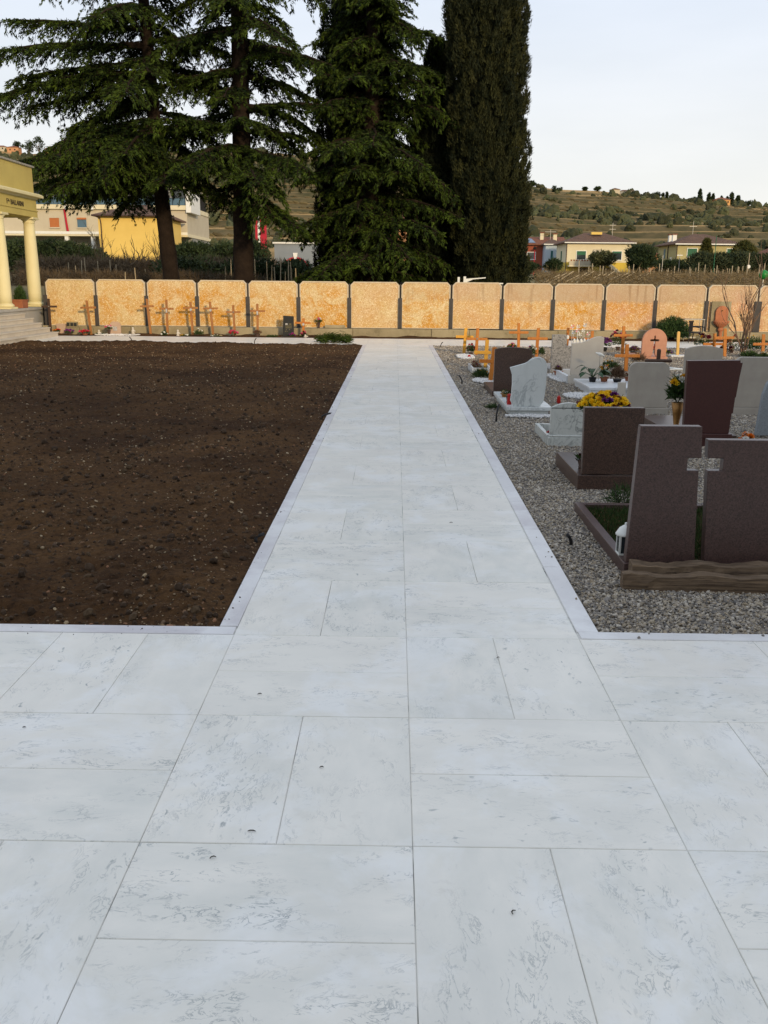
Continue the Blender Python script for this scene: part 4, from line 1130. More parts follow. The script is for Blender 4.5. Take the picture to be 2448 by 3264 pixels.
# salmon arch with cross-shaped slot
cx_ = .265
outer_l = [(0,.05),(.0,.40)]
poly = [(0.0,.06),(.20,.06),(.235,.10),(.248,.24),(.25,.38),(.175,.385),(.165,.405),(.175,.425),(.25,.43),(.252,.50),(.28,.505),(.282,.43),(.355,.425),(.365,.405),(.355,.385),(.282,.38),(.284,.24),(.297,.10),(.33,.06),(.53,.06),(.53,.40)]+arc(.265,.39,.265,4,176,16)+[(0,.40)]
g = grave('salmon pink arched headstone pierced by a cross-shaped slot', (5.33, 19.8, 0), poly, .07, m_salmon, bev=.004)
MB().box(-.03,.56,-.03,.10,-.05,.058).build('plinth', m_salmon, g, bevel=.006)
MB().box(-.04,.57,.102,1.2,-.05,.05).build('ledger', m_salmon, g, bevel=.006)
tag(MB().lathe([(.02,0),(.022,.02),(.018,.12),(.022,.13),(.01,.15)], 12).build('grave_candle', m_redgl, None, (5.59, 20.05, .05)), 'red candle seen through the slot of the salmon stone', 'candle')

# ------------------------------------------------------------------ wooden crosses
def cross(label, x, y, z0, xt, zt, xl, xr, za, mat, w=.045, th=.035, plaque=None, round_=False, group=None):
    g = thing('wooden_cross', label, 'cross', (x, y, 0), 0, group)
    k = (xt-x)/(zt-z0) if zt > z0 else 0
    xa = lambda z: k*(z-z0)
    b = z0-0.15
    MB().prism([(xa(b)-w/2,b),(xa(b)+w/2,b),(xa(zt)+w/2,zt),(xa(zt)-w/2,zt)], -th/2, th/2).build('upright', mat, g, bevel=.004 if not round_ else .02)
    s_ = (k*0.7); w = w*.85
    xl_, xr_ = xl-x, xr-x
    MB().prism([(xl_,za-w/2+s_*(0)),(xr_,za-w/2-k*(xr_-xl_)*.3),(xr_,za+w/2-k*(xr_-xl_)*.3),(xl_,za+w/2)], -th/2-.012, th/2-.012).build('arm', mat, g, bevel=.004 if not round_ else .02)
    if plaque == 'oval':
        MB().lathe([(.032,0),(.032,.008),(.026,.010)], 16, sy=1.3).build('photo', m_photo, g, (xa(za-.05), -th/2-.014, za-.045)).rotation_euler = (math.pi/2, 0, 0)
    elif plaque == 'plate':
        MB().box(-.022,.022,-th/2-.020,-th/2-.0125,-.09,.02).build('plate', m_photo, g, (xa(za), 0, za-.02))
    elif plaque == 'dot':
        MB().box(-.02,.02,-th/2-.020,-th/2-.0125,-.012,.018).build('plate', m_metal, g, (xa(za), 0, za))
    return g
Yc = 26.5
cross('dark cross closest to the tomb steps, its arm touching the wall post', -9.96, Yc, .05, -9.95, 1.01, -10.16, -9.72, .79, m_wdark, .066, plaque='dot')
cross('plain brown cross leaning left before the second wall post', -8.79, Yc, .05, -8.86, .97, -9.05, -8.60, .765, m_wbrown, .066)
cross('brown cross leaning before the third wall post', -7.06, Yc, .05, -7.12, 1.03, -7.32, -6.93, .82, m_wbrown, .066)
cross('brown cross with pale plate and dark crossing, left in the ochre panel', -6.57, Yc, .05, -6.56, 1.01, -6.77, -6.36, .76, m_wbrown, .066, plaque='plate')
cross('brown cross with oval photo overlapping the fourth wall post', -5.84, Yc, .05, -5.87, .96, -6.09, -5.66, .785, m_wbrown, .066, plaque='oval')
cross('brown cross with oval photo just right of the fourth wall post', -5.25, Yc, .02, -5.31, .97, -5.51, -5.09, .775, m_wbrown, .066, plaque='oval')
cross('brown cross above pink flowers, left of the fifth wall post', -4.62, Yc, .05, -4.65, .88, -4.86, -4.44, .68, m_wbrown, .066, plaque='dot')
cross('brown cross with small photo, right of the fifth wall post above a dry bowl', -3.96, Yc, .05, -3.95, .92, -4.16, -3.73, .72, m_wbrown, .066, plaque='plate')
cross('short orange cross with oval photo right of the black gravestone', -2.64, Yc, .05, -2.63, .53, -2.88, -2.42, .40, m_worange, .066, plaque='oval')
cross('bright yellow cross closest to the path on the right', 1.585, 20.92, .0, 1.615, .575, 1.39, 1.79, .38, m_wyellow, .068, plaque=None)
cross('orange cross just behind and right of the bright yellow one', 1.83, 20.55, 0, 1.85, .59, 1.61, 2.07, .355, m_worange, .068, plaque='dot')
cross('short orange cross in a white planter frame', 1.70, 17.07, 0, 1.72, .55, 1.48, 1.80, .32, m_wyellow, .068)
cross('orange-brown cross half hidden by the dark brown arched granite', 1.575, 14.91, 0, 1.625, .565, 1.385, 1.75, .345, m_worange, .068)
cross('orange cross standing out tallest above the dark brown arched granite', 3.0, 22.2, 0, 2.98, .64, 2.75, 3.22, .415, m_worange, .068)
cross('orange cross left of the grey terrazzo headstone', 3.115, 20.1, 0, 3.13, .63, 2.90, 3.34, .405, m_worange, .068)
cross('orange cross behind the grey terrazzo headstone, hung with pinwheels', 4.20, 22.4, 0, 4.21, .53, 3.98, 4.42, .30, m_worange, .068)
cross('orange cross just showing above the cream wave-topped stone', 4.78, 22.3, 0, 4.78, .47, 4.58, 4.98, .28, m_worange, .068)
cross('tall orange cross with reddish flowers behind its arms', 5.13, 20.65, 0, 5.12, .66, 4.905, 5.33, .458, m_worange, .068)
cross('orange cross with wide arms in front of the tall one', 4.335, 17.1, 0, 4.325, .49, 4.105, 4.575, .28, m_worange, .068)
cross('orange cross with low wide arm beneath the wall fountain', 7.39, 21.25, 0, 7.37, .49, 7.12, 7.62, .245, m_worange, .068)
cross('orange cross in front of the wall fountain, right of its twin', 7.52, 20.9, 0, 7.47, .62, 7.25, 7.69, .408, m_worange, .068)
cross('orange cross under the bare sapling at the right edge', 8.30, 20.7, 0, 8.27, .51, 8.05, 8.47, .29, m_worange, .068)
cross('dark brown cross with rounded ends peeping over the greige headstone', 3.86, 13.4, 0, 3.86, .67, 3.66, 4.06, .50, m_wdark, .058, .05, None, True)
g = thing('grave_marker', 'pale pine post with rounded top standing on a white slab', 'grave marker', (6.40, 20.75, 0))
MB().prism([(-.03,.03),(.03,.03),(.015,.50)]+arc(-.017,.52,.032,10,170,8)+[(-.05,.50)], -.02, .02).build('post', m_wpale, g, bevel=.004)
MB().box(-.18,.20,-.14,.10,-.05,.03).build('slab', m_pwhite, g, bevel=.006)

# black headstone by the wall, with lettering lines
g = thing('headstone', 'glossy black granite headstone with small photo against the left wall', 'gravestone', (-3.06, 26.42, 0))
MB().prism([(-.165,.0),(.155,.0),(.155,.585),(-.145,.60)], 0, .06).build('slab', m_gblack, g, bevel=.004)
MB().box(-.22,.20,-.04,.12,-.08,.02).build('base', m_gblack, g, bevel=.005)
MB().box(-.085,-.02,-.006,-.001,.34,.385).build('photo', m_photo, g)
m_gilt = plain('gilt_letters', (0.30, 0.25, 0.12), None, 20, .4, 0)
for (zz_, xs_) in ((.355, (.02,.045,.065)), (.30, (-.09,-.06,-.035,-.01,.02,.05,.075)), (.25, (-.08,-.05,-.02,.01,.04,.07)), (.20, (-.07,.02)), (.15, (-.1,-.05))):
    for xx in xs_:
        MB().box(xx,xx+.018,-.004,-.001,zz_,zz_+.018).build('letter', m_gilt, g)

# ------------------------------------------------------------------ small things along the left wall
bouquet('orange flowers at the foot of the dark cross by the tomb', (-9.72, 26.35, .02), [('orange', 6), ('red', 2)], .035, .10, .09, 'dark', .06, .07, .5, 120)
bouquet('purple flowers in a bowl before the small grey stones', (-9.35, 26.3, .0), [('purple', 7), ('magenta', 2)], .045, .14, .12, 'dark', .05, .08, .5, 140)
bouquet('cluster of red flowers at the foot of the second cross', (-8.90, 26.3, .0), [('red', 10), ('pink', 4)], .04, .17, .10, 'terracotta', .05, .08, .5, 160)
bouquet('low green plant right of the red flower cluster', (-8.48, 26.35, .0), [('cream', 1)], .02, .13, .08, None, leafy=260)
g = thing('small_memorial', 'small grey stone block with dark plaques near the tomb steps', 'memorial', (-9.36, 26.62, 0))
MB().box(-.20,.20,-.06,.06,-.05,.20).build('block', m_conc, g, bevel=.01)
MB().box(-.16,.16,-.04,.04,.20,.36).build('upper_block', m_conc, g, bevel=.01)
for xx in (-.11, .0, .10): MB().box(xx-.04,xx+.04,-.05,-.041,.24,.33).build('plaque', m_gblack, g)
g = thing('small_memorial', 'low pale stone slab between dark cross and grey block', 'memorial', (-9.70, 26.68, 0))
MB().box(-.14,.13,-.05,.05,-.05,.30).build('slab', m_pinkst, g, bevel=.01)
g = grave("small pink stone with rounded top on white gravel by the wall", (-8.10, 26.55, 0), rounded(-.16,.16,.0,.38,.12), .06, m_pinkst)
MB().box(-.06,.06,-.006,-.001,.12,.24).build('photo', m_photo, g)
bouquet('pink and white flowers in dark vase before the small pink stone', (-8.20, 26.3, .0), [('pink', 8), ('white', 3)], .038, .10, .13, 'dark', .16, .05, .4, 120, name='flower_vase')
chips('white_chippings', '', -8.6, -7.3, 26.06, 26.5, 1800, .02)
def statuette(label, loc, h):
    g = thing('statuette', label, 'ornament', loc)
    MB().lathe([(.055,0),(.05,.02),(.035,.05),(.045,h*.45),(.03,h*.62),(.018,h*.70),(.03,h*.82),(.026,h*.93),(.008,h)], 14).build('figure', m_creamst, g, smooth=True)
    MB().tube([(.03,0,h*.55),(.07,-.03,h*.42),(.03,-.055,h*.40)], [.016,.014,.01], 6).build('arm', m_creamst, g)
statuette('pale kneeling figurine left on the white gravel by the wall', (-8.48, 26.25, 0), .16)
statuette('pale figurine at the right end of the white gravel by the wall', (-7.52, 26.32, 0.05), .19)
bouquet('leafy plant with white blossoms under the cross with pale plate', (-6.62, 26.3, .0), [('white', 4)], .03, .10, .17, None, leafy=320)
statuette('thin white figurine right of the cross with pale plate', (-6.2, 26.2, 0), .19)
bouquet('yellow and white low flowers at the fourth wall post', (-5.98, 26.22, .0), [('gold', 5), ('white', 4)], .028, .15, .06, None, leafy=120)
bouquet('tall green plant with white flowers between the two oval-photo crosses', (-5.62, 26.32, .0), [('white', 7), ('cream', 4)], .03, .15, .19, 'dark', .03, .08, .5, 330)
bouquet('flat dish of small white flowers left of the pink bunch', (-5.12, 26.2, .0), [('white', 6), ('cream', 5)], .025, .2, .05, None, leafy=90)
bouquet('bright pink flower bunch on the path edge', (-4.63, 26.25, .0), [('pink', 12), ('red', 4)], .042, .14, .13, 'dark', .05, .08, .5, 120)
bouquet('dark bowl of dry twigs under the cross right of the fifth post', (-3.94, 26.28, .0), [('wine', 2)], .02, .13, .10, 'dark', .10, .11, .5, 300, m_dry, .05, .006)
bouquet('low green creeper between dry bowl and black gravestone', (-3.52, 26.3, .0), [('cream', 1)], .02, .18, .05, None, leafy=260)
bouquet('magenta flowers before the black headstone', (-2.93, 26.22, .0), [('magenta', 5), ('purple', 3)], .04, .07, .13, None, leafy=80)
bouquet('pink and dark mixed bunch at the short orange cross', (-2.60, 26.28, .0), [('pink', 4), ('cream', 4), ('wine', 5)], .04, .11, .17, None, leafy=220)
statuette('tiny white figurine at the foot of the short orange cross', (-2.55, 26.15, 0), .09)
v_ = bouquet('dark vase of white and pink flowers standing on the wall plinth', (-2.22, 26.87, .235), [('white', 3), ('pink', 2), ('cream', 2)], .04, .10, .12, 'dark', .17, .055, .4, 170, name='flower_vase')
g = thing('concrete_block', 'lichen-stained concrete block resting on the wall plinth', 'block', (-1.75, 26.87, .235))
MB().box(-.30,.30,-.05,.04,0,.09).build('block', m_conc, g, bevel=.02)
# fallen cedar branch lying across the far path
g = thing('fallen_branch', 'fallen green cedar branch on the far path at the edge of the soil', 'branch', (-2.05, 24.1, .02), -.3)
MB().tube([(0,0,.03),(.4,.12,.07),(.85,.10,.05)], [.018,.012,.005], 6).build('stem', m_bark, g)
u = np.linspace(.02, 1, 60); Pb = np.stack([u*.85, .25*u-.13*u*u+fr.normal(0,.07,60), .04+.10*fr.rand(60)], 1)
tr, cl_ = leaves_at(Pb, np.stack([np.ones(60), fr.normal(0,.7,60), fr.normal(.1,.2,60)], 1), fr, 26, .11, .01, .4, np.full(60,.5), .05)
tri_mesh('needles', tr, cl_, m_needle, g)

# ------------------------------------------------------------------ small things on the right
def rod(label, loc, h, lx, ly=0.0, r=.011):
    o = MB().tube([(0,0,-.05),(0,0,h*.4),(lx*.4,ly*.4,h*.75),(lx,ly,h)], [r]*4, 8).build('black_pipe', m_blackpl, None, loc, smooth=True)
    return tag(o, label, 'pipe')
rod('black pipe end in the gravel nearest the camera', (1.12, 5.45, 0), .075, -.03)
rod('black pipe end in the gravel left of the wavy white marble', (1.205, 10.56, 0), .20, .03, .05)
rod('black bent pipe end in the gravel between path and the fourth grave row', (1.085, 14.56, 0), .14, -.05)
rod('short black pipe end in the gravel close to the far end of path', (1.10, 18.8, 0), .05, .01)
rod('black pipe end at the far corner of the gravel', (1.15, 22.85, 0), .13, .05)
rod('black pipe end lying over the kerb on the soil side', (-.86, 10.75, 0), .05, .10, .05)
rod('black pipe end at the soil edge nearest the camera', (-.87, 5.52, -.01), .035, .05, .03)
rod('black pipe end at the far soil edge before the third cross', (-6.76, 23.5, 0), .14, -.06)
rod('black pipe end at the far soil edge before the dry bowl', (-3.60, 23.5, 0), .14, .05)
chips('white_chippings', '', 1.36, 1.72, 19.3, 20.4, 900, .018)
bouquet('dark red flower bush right of the bright yellow cross', (1.72, 20.6, 0), [('wine', 8), ('red', 3)], .03, .10, .20, 'dark', .05, .07, .5, 300)
tag(MB().lathe([(.03,0),(.03,.05),(.02,.06)], 14).build('grave_candle', m_redgl, None, (1.60, 19.6, .015)), 'red grave candle on white chippings before the yellow cross', 'candle')
pl = thing('grave_planter', 'white stone planter frame around the short orange cross', 'planter', (1.40, 16.45, 0))
frame(pl, 0, .36, 0, .9, .09, .035, m_pwhite)
bouquet('dry brown grass tuft in the white planter frame', (1.52, 16.95, 0), [('wine', 3)], .02, .10, .2, None, leafy=340, leaf=m_dry, ll=.09, lw=.004)
bouquet('yellow-green grassy plant left of the dark brown arched granite', (1.50, 15.6, 0), [('gold', 5)], .024, .15, .14, None, leafy=420, ll=.11, lw=.006)
chips('white_chippings', '', 1.30, 1.62, 14.7, 15.3, 800)
bouquet('yellow and pink flowers left of the tallest orange cross', (2.86, 22.3, 0), [('gold', 5), ('pink', 4)], .03, .13, .17, None, leafy=260)
bouquet('white and purple flowers left of the cross by the terrazzo stone', (3.0, 20.0, 0), [('white', 5), ('magenta', 3)], .035, .09, .22, 'dark', .05, .06, .4, 260)
bouquet('green plant with white buds right of the cross by the terrazzo stone', (3.30, 20.6, 0), [('white', 3)], .025, .08, .20, None, leafy=240)
twiggy('dry_shrub', 'dry brown brushwood tuft left of the grey terrazzo headstone', (3.05, 18.3, 0), .22, 10, 12, plain('straw_twig', (.22,.14,.08), (.15,.09,.05), 9, .9, 0), 'shrub', .004, .9)
# pinwheels
def pinwheel(label, loc, h, c1, c2, group):
    g = thing('pinwheel', label, 'pinwheel', loc, 0, group)
    MB().tube([(0,0,0),(0,.0,h)], [.004,.004], 5).build('stick', m_white, g)
    for k in range(4):
        a = k*math.pi/2+.3; d = Vector((math.cos(a),0,math.sin(a))); e = Vector((math.cos(a+.8),0,math.sin(a+.8)))
        m = MB(); m.add([(0,-.01,h), (d.x*.055,-.012,h+d.z*.055), (e.x*.05,-.028,h+e.z*.05), (0,-.018,h)], [(0,1,2),(0,2,3)])
        m.build('vane', [c1, c2][k % 2], g)
m_pinkp = plain('pink_plastic', (.75,.30,.38), (.66,.22,.30), 9, .4, 0); m_bluep = plain('pale_blue_plastic', (.45,.55,.66), (.38,.48,.6), 9, .4, 0)
PWL = ['pink pinwheel at the left end of the pinwheel cluster', 'white pinwheel in the top row of the cluster, second from left', 'tallest pale blue and white pinwheel of the cluster', 'pink pinwheel in the middle row of the cluster, left one', 'white pinwheel in the middle row of the cluster, right one', 'pale blue pinwheel low at the left of the cluster', 'pink pinwheel at the right end of the cluster', 'lowest white pinwheel in the middle of the cluster']
for k, (x_, h_) in enumerate(((4.23,.58),(4.38,.585),(4.55,.61),(4.36,.49),(4.51,.49),(4.29,.44),(4.62,.42),(4.44,.40))):
    pinwheel(PWL[k], (x_, 22.0+.06*(k%3), 0), h_, [m_pinkp, m_white, m_bluep][k%3], m_white, 'pinwheels on one grave')
for k, x_ in enumerate((4.10,4.26,4.33,4.42,4.50,4.58)):
    o = MB().lathe([(.028,0),(.03,.06),(.012,.075),(.012,.09)], 10).build('white_tag', m_white, None, (x_, 21.8, .22 if k else .30))  # small white hanging tags
    tag(o, 'little white hanging tag beneath the pinwheels', 'ornament', 'white tags beneath the pinwheels')
g = thing('ornament_rack', 'thin metal rack carrying white tags beneath the pinwheels', 'rack', (4.35, 21.83, 0))
MB().tube([(-.27,0,.37),(.27,0,.33)], [.005,.005], 5).build('rail', m_metal, g)
for x_ in (-.26, .26): MB().tube([(x_,0,0),(x_,0,.37)], [.005,.005], 5).build('leg', m_metal, g)
bouquet('big dark purple chrysanthemum bush between cream stone and tall cross', (5.0, 22.0, 0), [('purple', 30), ('wine', 6)], .035, .19, .24, 'black', .10, .1, .5, 380)
bouquet('red and pink flowers behind the arms of the tall orange cross', (5.40, 22.2, 0), [('red', 8), ('pink', 6), ('wine', 5)], .045, .19, .40, 'dark', .10, .07, .4, 420)
bouquet('dark purple heather left of the salmon arched stone', (5.50, 21.1, 0), [('purple', 12)], .025, .13, .13, 'black', .07, .08, .5, 420, m_dry)
bouquet('yellow-brown grassy plant beside the tall orange cross', (5.12, 19.2, 0), [('gold', 4)], .02, .14, .18, None, leafy=420, leaf=m_dry, ll=.1, lw=.005)
bouquet('dark green bed plants below the wide-armed orange cross', (4.15, 17.6, 0), [('gold', 4), ('white', 2)], .025, .22, .15, None, leafy=600)
bouquet('olive bushy plant right of the wide-armed orange cross', (4.60, 17.3, 0), [('gold', 3)], .022, .16, .15, None, leafy=500)
bouquet('white and red flowers between salmon stone and pine post', (6.12, 21.3, 0), [('white', 9), ('red', 5)], .045, .16, .18, 'dark', .07, .08, .5, 260)
bouquet('purple and yellow pansies behind the pine post', (6.42, 21.6, 0), [('purple', 5), ('yellow', 4)], .03, .14, .08, None, leafy=160)
g = thing('grave_border', 'thin white triangular edging on the gravel behind the greige stone', 'edging', (4.9, 17.2, 0))
for (a, b) in (((0,0),(.55,.1)),((.55,.1),(.15,.9)),((.15,.9),(0,0))):
    MB().tube([(a[0],a[1],.02),(b[0],b[1],.02)], [.018,.018], 4).build('bar', m_white, g)
# bush, chair, folding table frame, fountain
bs = thing('evergreen_bush', 'round dark evergreen bush against the wall beside the black chair', 'bush', (7.9, 26.3, 0))
for k in range(7):
    a = k*.9; MB().tube([(0,0,0),(.25*math.cos(a),.15*math.sin(a),.32),(.4*math.cos(a),.25*math.sin(a),.6)], [.015,.01,.004], 5).build('stem', m_bark, bs)
foliage(bs, (0,0,.14), .52, .62, 5200, .085, .011, m_green, .3)
ch_ = thing('garden_chair', 'black plastic armchair standing by the wall', 'chair', (8.36, 25.55, 0), rad(55))
for sx_ in (-.15,.15):
    for sy_ in (-.14,.14):
        MB().tube([(sx_*1.15,sy_*1.15,0),(sx_,sy_,.27)], [.013,.017], 6).build('leg', m_blackpl, ch_)
MB().box(-.18,.18,-.17,.17,.265,.295).build('seat', m_blackpl, ch_, bevel=.01)
bk = MB()
for k in range(5): bk.box(-.15+k*.07,-.12+k*.07,.165,.185,.30,.56)
bk.box(-.18,.18,.16,.19,.55,.60)
bk.build('backrest', m_blackpl, ch_, bevel=.006)
for sx_ in (-.19,.19):
    MB().tube([(sx_,.17,.44),(sx_,.0,.445),(sx_,-.15,.42),(sx_,-.15,.28)], [.015,.017,.017,.013], 6).build('armrest', m_blackpl, ch_)
tb_ = thing('metal_table', 'small grey metal table with thin legs behind the black chair', 'table', (8.48, 26.35, 0))
MB().box(-.30,.28,-.2,.2,.60,.625).build('table_top', m_metal, tb_, bevel=.004)
for sx_ in (-.28,.26):
    for sy_ in (-.18,.18): MB().tube([(sx_,sy_,0),(sx_,sy_,.6)], [.011,.011], 6).build('leg', m_metal, tb_)
MB().box(-.28,.26,-.19,-.17,.10,.13).build('brace', m_metal, tb_)
fo = thing('wall_fountain', 'terracotta arched wall fountain with fluted basin on a grey back slab', 'fountain', (9.45, 26.83, 0))
MB().box(-.29,.27,.05,.10,.05,1.10).build('back_slab', m_conc, fo, bevel=.006)
MB().prism([(-.18,.52),(.18,.52),(.18,.80)]+arc(0,.80,.18,0,180,14)+[(-.18,.80)], -.02, .049).build('niche', m_terra2, fo, bevel=.015)
mb = MB()
prof_ = [(.05,.24),(.08,.30),(.06,.36),(.14,.42),(.20,.48),(.225,.52),(.225,.555),(.20,.56),(.17,.53)]
n_ = 40; v = []; f = []
for i, (r_, z_) in enumerate(prof_):
    for k in range(n_):
        a_ = 2*math.pi*k/n_; q = r_*(1+(.04*math.cos(a_*20) if i < 5 else 0)); v.append((q*math.cos(a_), -.02+q*.62*math.sin(a_), z_))
for i in range(len(prof_)-1):
    for k in range(n_): f.append((i*n_+k, i*n_+(k+1)%n_, (i+1)*n_+(k+1)%n_, (i+1)*n_+k))
mb.add(v, f).build('basin', m_terra2, fo)
MB().lathe([(.09,-.05),(.09,.02),(.05,.06),(.05,.25)], 16, (0,-.02,0)).build('pedestal', m_terra2, fo)
MB().tube([(0,-.02,.85),(0,-.06,.86),(0,-.08,.82)], [.014,.012,.01], 8).build('spout', m_bronze, fo)
bouquet('cream and brown hydrangea heads before the black chair', (7.55, 22.6, 0), [('cream', 10), ('wine', 8), ('gold', 3)], .06, .22, .32, 'dark', .10, .1, .45, 420)
bouquet('dried wreath of cream and orange flowers right of the twin crosses', (7.78, 21.5, 0), [('cream', 8), ('orange', 5), ('wine', 4)], .05, .14, .36, None, leafy=260, leaf=m_dry)
bouquet('red blossoms hanging beside the bare sapling', (8.0, 21.8, 0), [('red', 5)], .035, .12, .36, 'dark', .10, .06, .3, 120)
bouquet('leafy ground plants at the foot of the bare sapling', (7.95, 20.6, 0), [('white', 5)], .022, .22, .17, None, leafy=700)
bouquet('dark leafy plants with white flowers right of the bare sapling', (8.15, 20.3, 0), [('white', 6), ('cream', 3)], .03, .18, .15, None, leafy=500)
bouquet('dark shrub with yellow dots behind the rightmost cross', (8.75, 22.5, 0), [('yellow', 4)], .025, .4, .45, None, leafy=1700)
sap = twiggy('bare_sapling', 'leafless multi-stemmed sapling at the right edge in front of the wall', (7.97, 21.0, 0), 2.35, 6, 31, plain('sapling_bark', (.14,.085,.055), (.20,.13,.085), 6, .9, .2), 'sapling', .022, .17, levels=3)
# planter on the tomb podium, and the broom
g = thing('flower_box', 'terracotta box with small conifer between the tomb columns', 'planter', (-10.72, 26.35, PH))
MB().box(-.15,.15,-.20,.20,0,.20).build('box', m_terra, g, bevel=.01)
MB().box(-.165,.165,-.215,.215,.20,.24).build('rim', m_terra, g, bevel=.006)
foliage(g, (0,0.05,.24), .15, .42, 1500, .07, .010, m_green, .8)
g = thing('broom', 'yellow broom with long handle leaning in the tomb portico', 'broom', (-11.1, 26.1, PH))
MB().tube([(0,0,.30),(-.05,-.06,1.5)], [.012,.012], 6).build('handle', m_wbrown, g)
MB().lathe([(.10,.0),(.09,.15),(.05,.28),(.02,.34)], 12, sy=.4).build('bristles', m_wpale, g)

# ------------------------------------------------------------------ dry bits lying on the paving
def litter(label, x, y, l, a, bend):
    c, s2 = math.cos(a), math.sin(a)
    l, bend = l*.75, bend*.5
    pts = [(-l*c/2, -l*s2/2, .003), (bend*-s2-l*c*.2, bend*c-l*s2*.2, .004), (bend*-s2+l*c*.2, bend*c+l*s2*.2, .004), (l*c/2, l*s2/2, .003)]
    o = MB().tube(pts, [.0014, .002, .002, .001], 4).build('dry_twig', m_twig, None, (x, y, .001))
    tag(o, label, 'twig')
litter('tiny dark twig on the slab left of the centre joint, before the soil corner', -.52, 3.29, .022, .3, .008)
litter('dry bent twig on the left slabs, at the row two joint', -.41, 2.37, .032, 0, .006)
litter('dark curled twig left of centre, just below the bent one', -.50, 2.24, .024, .4, .010)
litter('dark hooked twig on the speckled slab right of centre', .33, 2.03, .024, 1.0, .012)
litter('little brown curl on the right slab before the gravel corner', .47, 3.68, .020, .6, .008)
litter('dark seed husk on the far left slab', -1.34, 2.99, .016, .2, .004)
litter('tiny curled twig on the left slab above the bent one', -.23, 2.74, .018, .2, .009)
litter('dark chip on the path beside the second right slab row', .40, 5.96, .03, .0, .004)
# ------------------------------------------------------------------ houses beyond the wall
PA = {k: plain('paint_'+k, a, b, 0.7, 0.85, 0.15, 8) for k, a, b in (
    ('cream', (.66,.60,.42), (.60,.54,.37)), ('yellow', (.70,.50,.14), (.64,.45,.12)), ('white', (.50,.45,.34), (.44,.39,.29)), ('red', (.32,.085,.045), (.26,.07,.04)),
    ('blue', (.42,.50,.58), (.37,.45,.53)), ('khaki', (.44,.39,.19), (.37,.33,.16)), ('grey', (.28,.28,.26), (.24,.24,.22)), ('peach', (.52,.28,.14), (.44,.22,.11)), ('mustard', (.58,.42,.06), (.45,.34,.06)), ('steel', (.22,.25,.28), (.18,.21,.24)), ('crimson', (.42,.02,.04), (.36,.018,.035)), ('villa', (.62,.35,.13), (.52,.29,.11)))}
m_shut = plain('green_shutter', (.015,.12,.06), (.012,.09,.045), 3, .6, .2, 30)
m_bshut = plain('orange_shutter', (.42,.14,.04), (.36,.12,.035), 3, .6, .2, 30)
m_bglass = NT('blue_glass', .12, .6).out((.06,.12,.17))
m_gutter = plain('gutter_brown', (.06,.035,.03), None, 3, .5, 0)
m_solar = NT('solar_panel', .2, .5).out((.03,.07,.15))
def window(parent, x, z, w, h, y, mat, frame_=m_white, sill=True, nm='window'):
    o = MB().box(x-w/2,x+w/2,y-.03,y+.05,z,z+h).build(nm, mat, parent)
    fm = MB(); e = .09
    fm.box(x-w/2-e,x-w/2,y-.06,y+.05,z-e,z+h+e).box(x+w/2,x+w/2+e,y-.06,y+.05,z-e,z+h+e).box(x-w/2,x+w/2,y-.06,y+.05,z+h,z+h+e)
    fm.box(x-w/2-.05,x+w/2+.05,y-.16,y+.05,z-e-.05,z)
    fm.build('frame', frame_, o)
    return o
def side_window(parent, x, y, z, w, h, mat):
    return MB().box(x-.04,x+.05,y-w/2,y+w/2,z,z+h).build('window', mat, parent)
def hip_roof(parent, x0, x1, y0, y1, z, h, mat, ov=.5, inset=None, nm='roof'):
    a, b, c, d = x0-ov, x1+ov, y0-ov, y1+ov
    i = inset if inset is not None else min(b-a, d-c)/2*.98
    ym = (c+d)/2
    m = MB(); m.add([(a,c,z),(b,c,z),(b,d,z),(a,d,z),(a+i,ym,z+h),(b-i,ym,z+h),(a,c,z-.14),(b,c,z-.14),(b,d,z-.14),(a,d,z-.14)],
        [(0,1,5,4),(1,2,5),(2,3,4,5),(3,0,4),(0,6,7,1),(1,7,8,2),(2,8,9,3),(3,9,6,0),(9,8,7,6)])
    return m.build(nm, mat, parent)
def chimney(parent, x, y, z, h, w=.5, mat=m_white):
    c = MB().box(x-w/2,x+w/2,y-w/2,y+w/2,z-1.2,z+h).build('chimney', mat, parent)
    MB().box(x-w/2-.1,x+w/2+.1,y-w/2-.1,y+w/2+.1,z+h,z+h+.15).build('cap', m_tile2, c)

# cream house with balcony
h = thing('house', 'cream two-storey house with green shutters, balcony and brown hip roof', 'house', (25.45, 140, 2.6))
MB().box(0,9.6,0,9,1.9,4.7).build('upper_wall', PA['cream'], h)
MB().box(.003,9.597,.003,8.997,-.6,1.9).build('lower_wall', PA['mustard'], h)
r = hip_roof(h, 0,9.6,0,9,4.78,1.55,m_tile,.55,3.9)
MB().box(4.0,5.6,2.5,3.2,6.0,6.35).build('skylight', PA['yellow'], r)
MB().box(-.5,10.1,-.62,-.5,4.62,4.76).build('gutter', m_white, h)
w1_ = window(h, 2.15,2.3,1.35,1.2,0,m_glass); MB().box(1.5,2.8,-.05,-.031,2.95,3.5).build('shutter', m_shut, w1_)
w2_ = window(h, 7.45,2.3,1.35,1.2,0,m_glass); MB().box(6.8,8.1,-.05,-.031,3.25,3.5).build('shutter', m_shut, w2_)
aw = MB(); aw.add([(3.9,-.02,3.75),(5.4,-.02,3.75),(5.4,-.9,2.9),(3.9,-.9,2.9),(3.9,-.9,2.6),(5.4,-.9,2.6)], [(0,3,2,1),(3,4,5,2)]); aw.build('awning', PA['white'], h)
MB().box(.2,3.9,-1.3,0,1.25,1.45).build('balcony_floor', PA['cream'], h)
MB().box(.2,3.9,-1.3,-1.2,1.45,2.05).build('balcony_parapet', PA['white'], h)
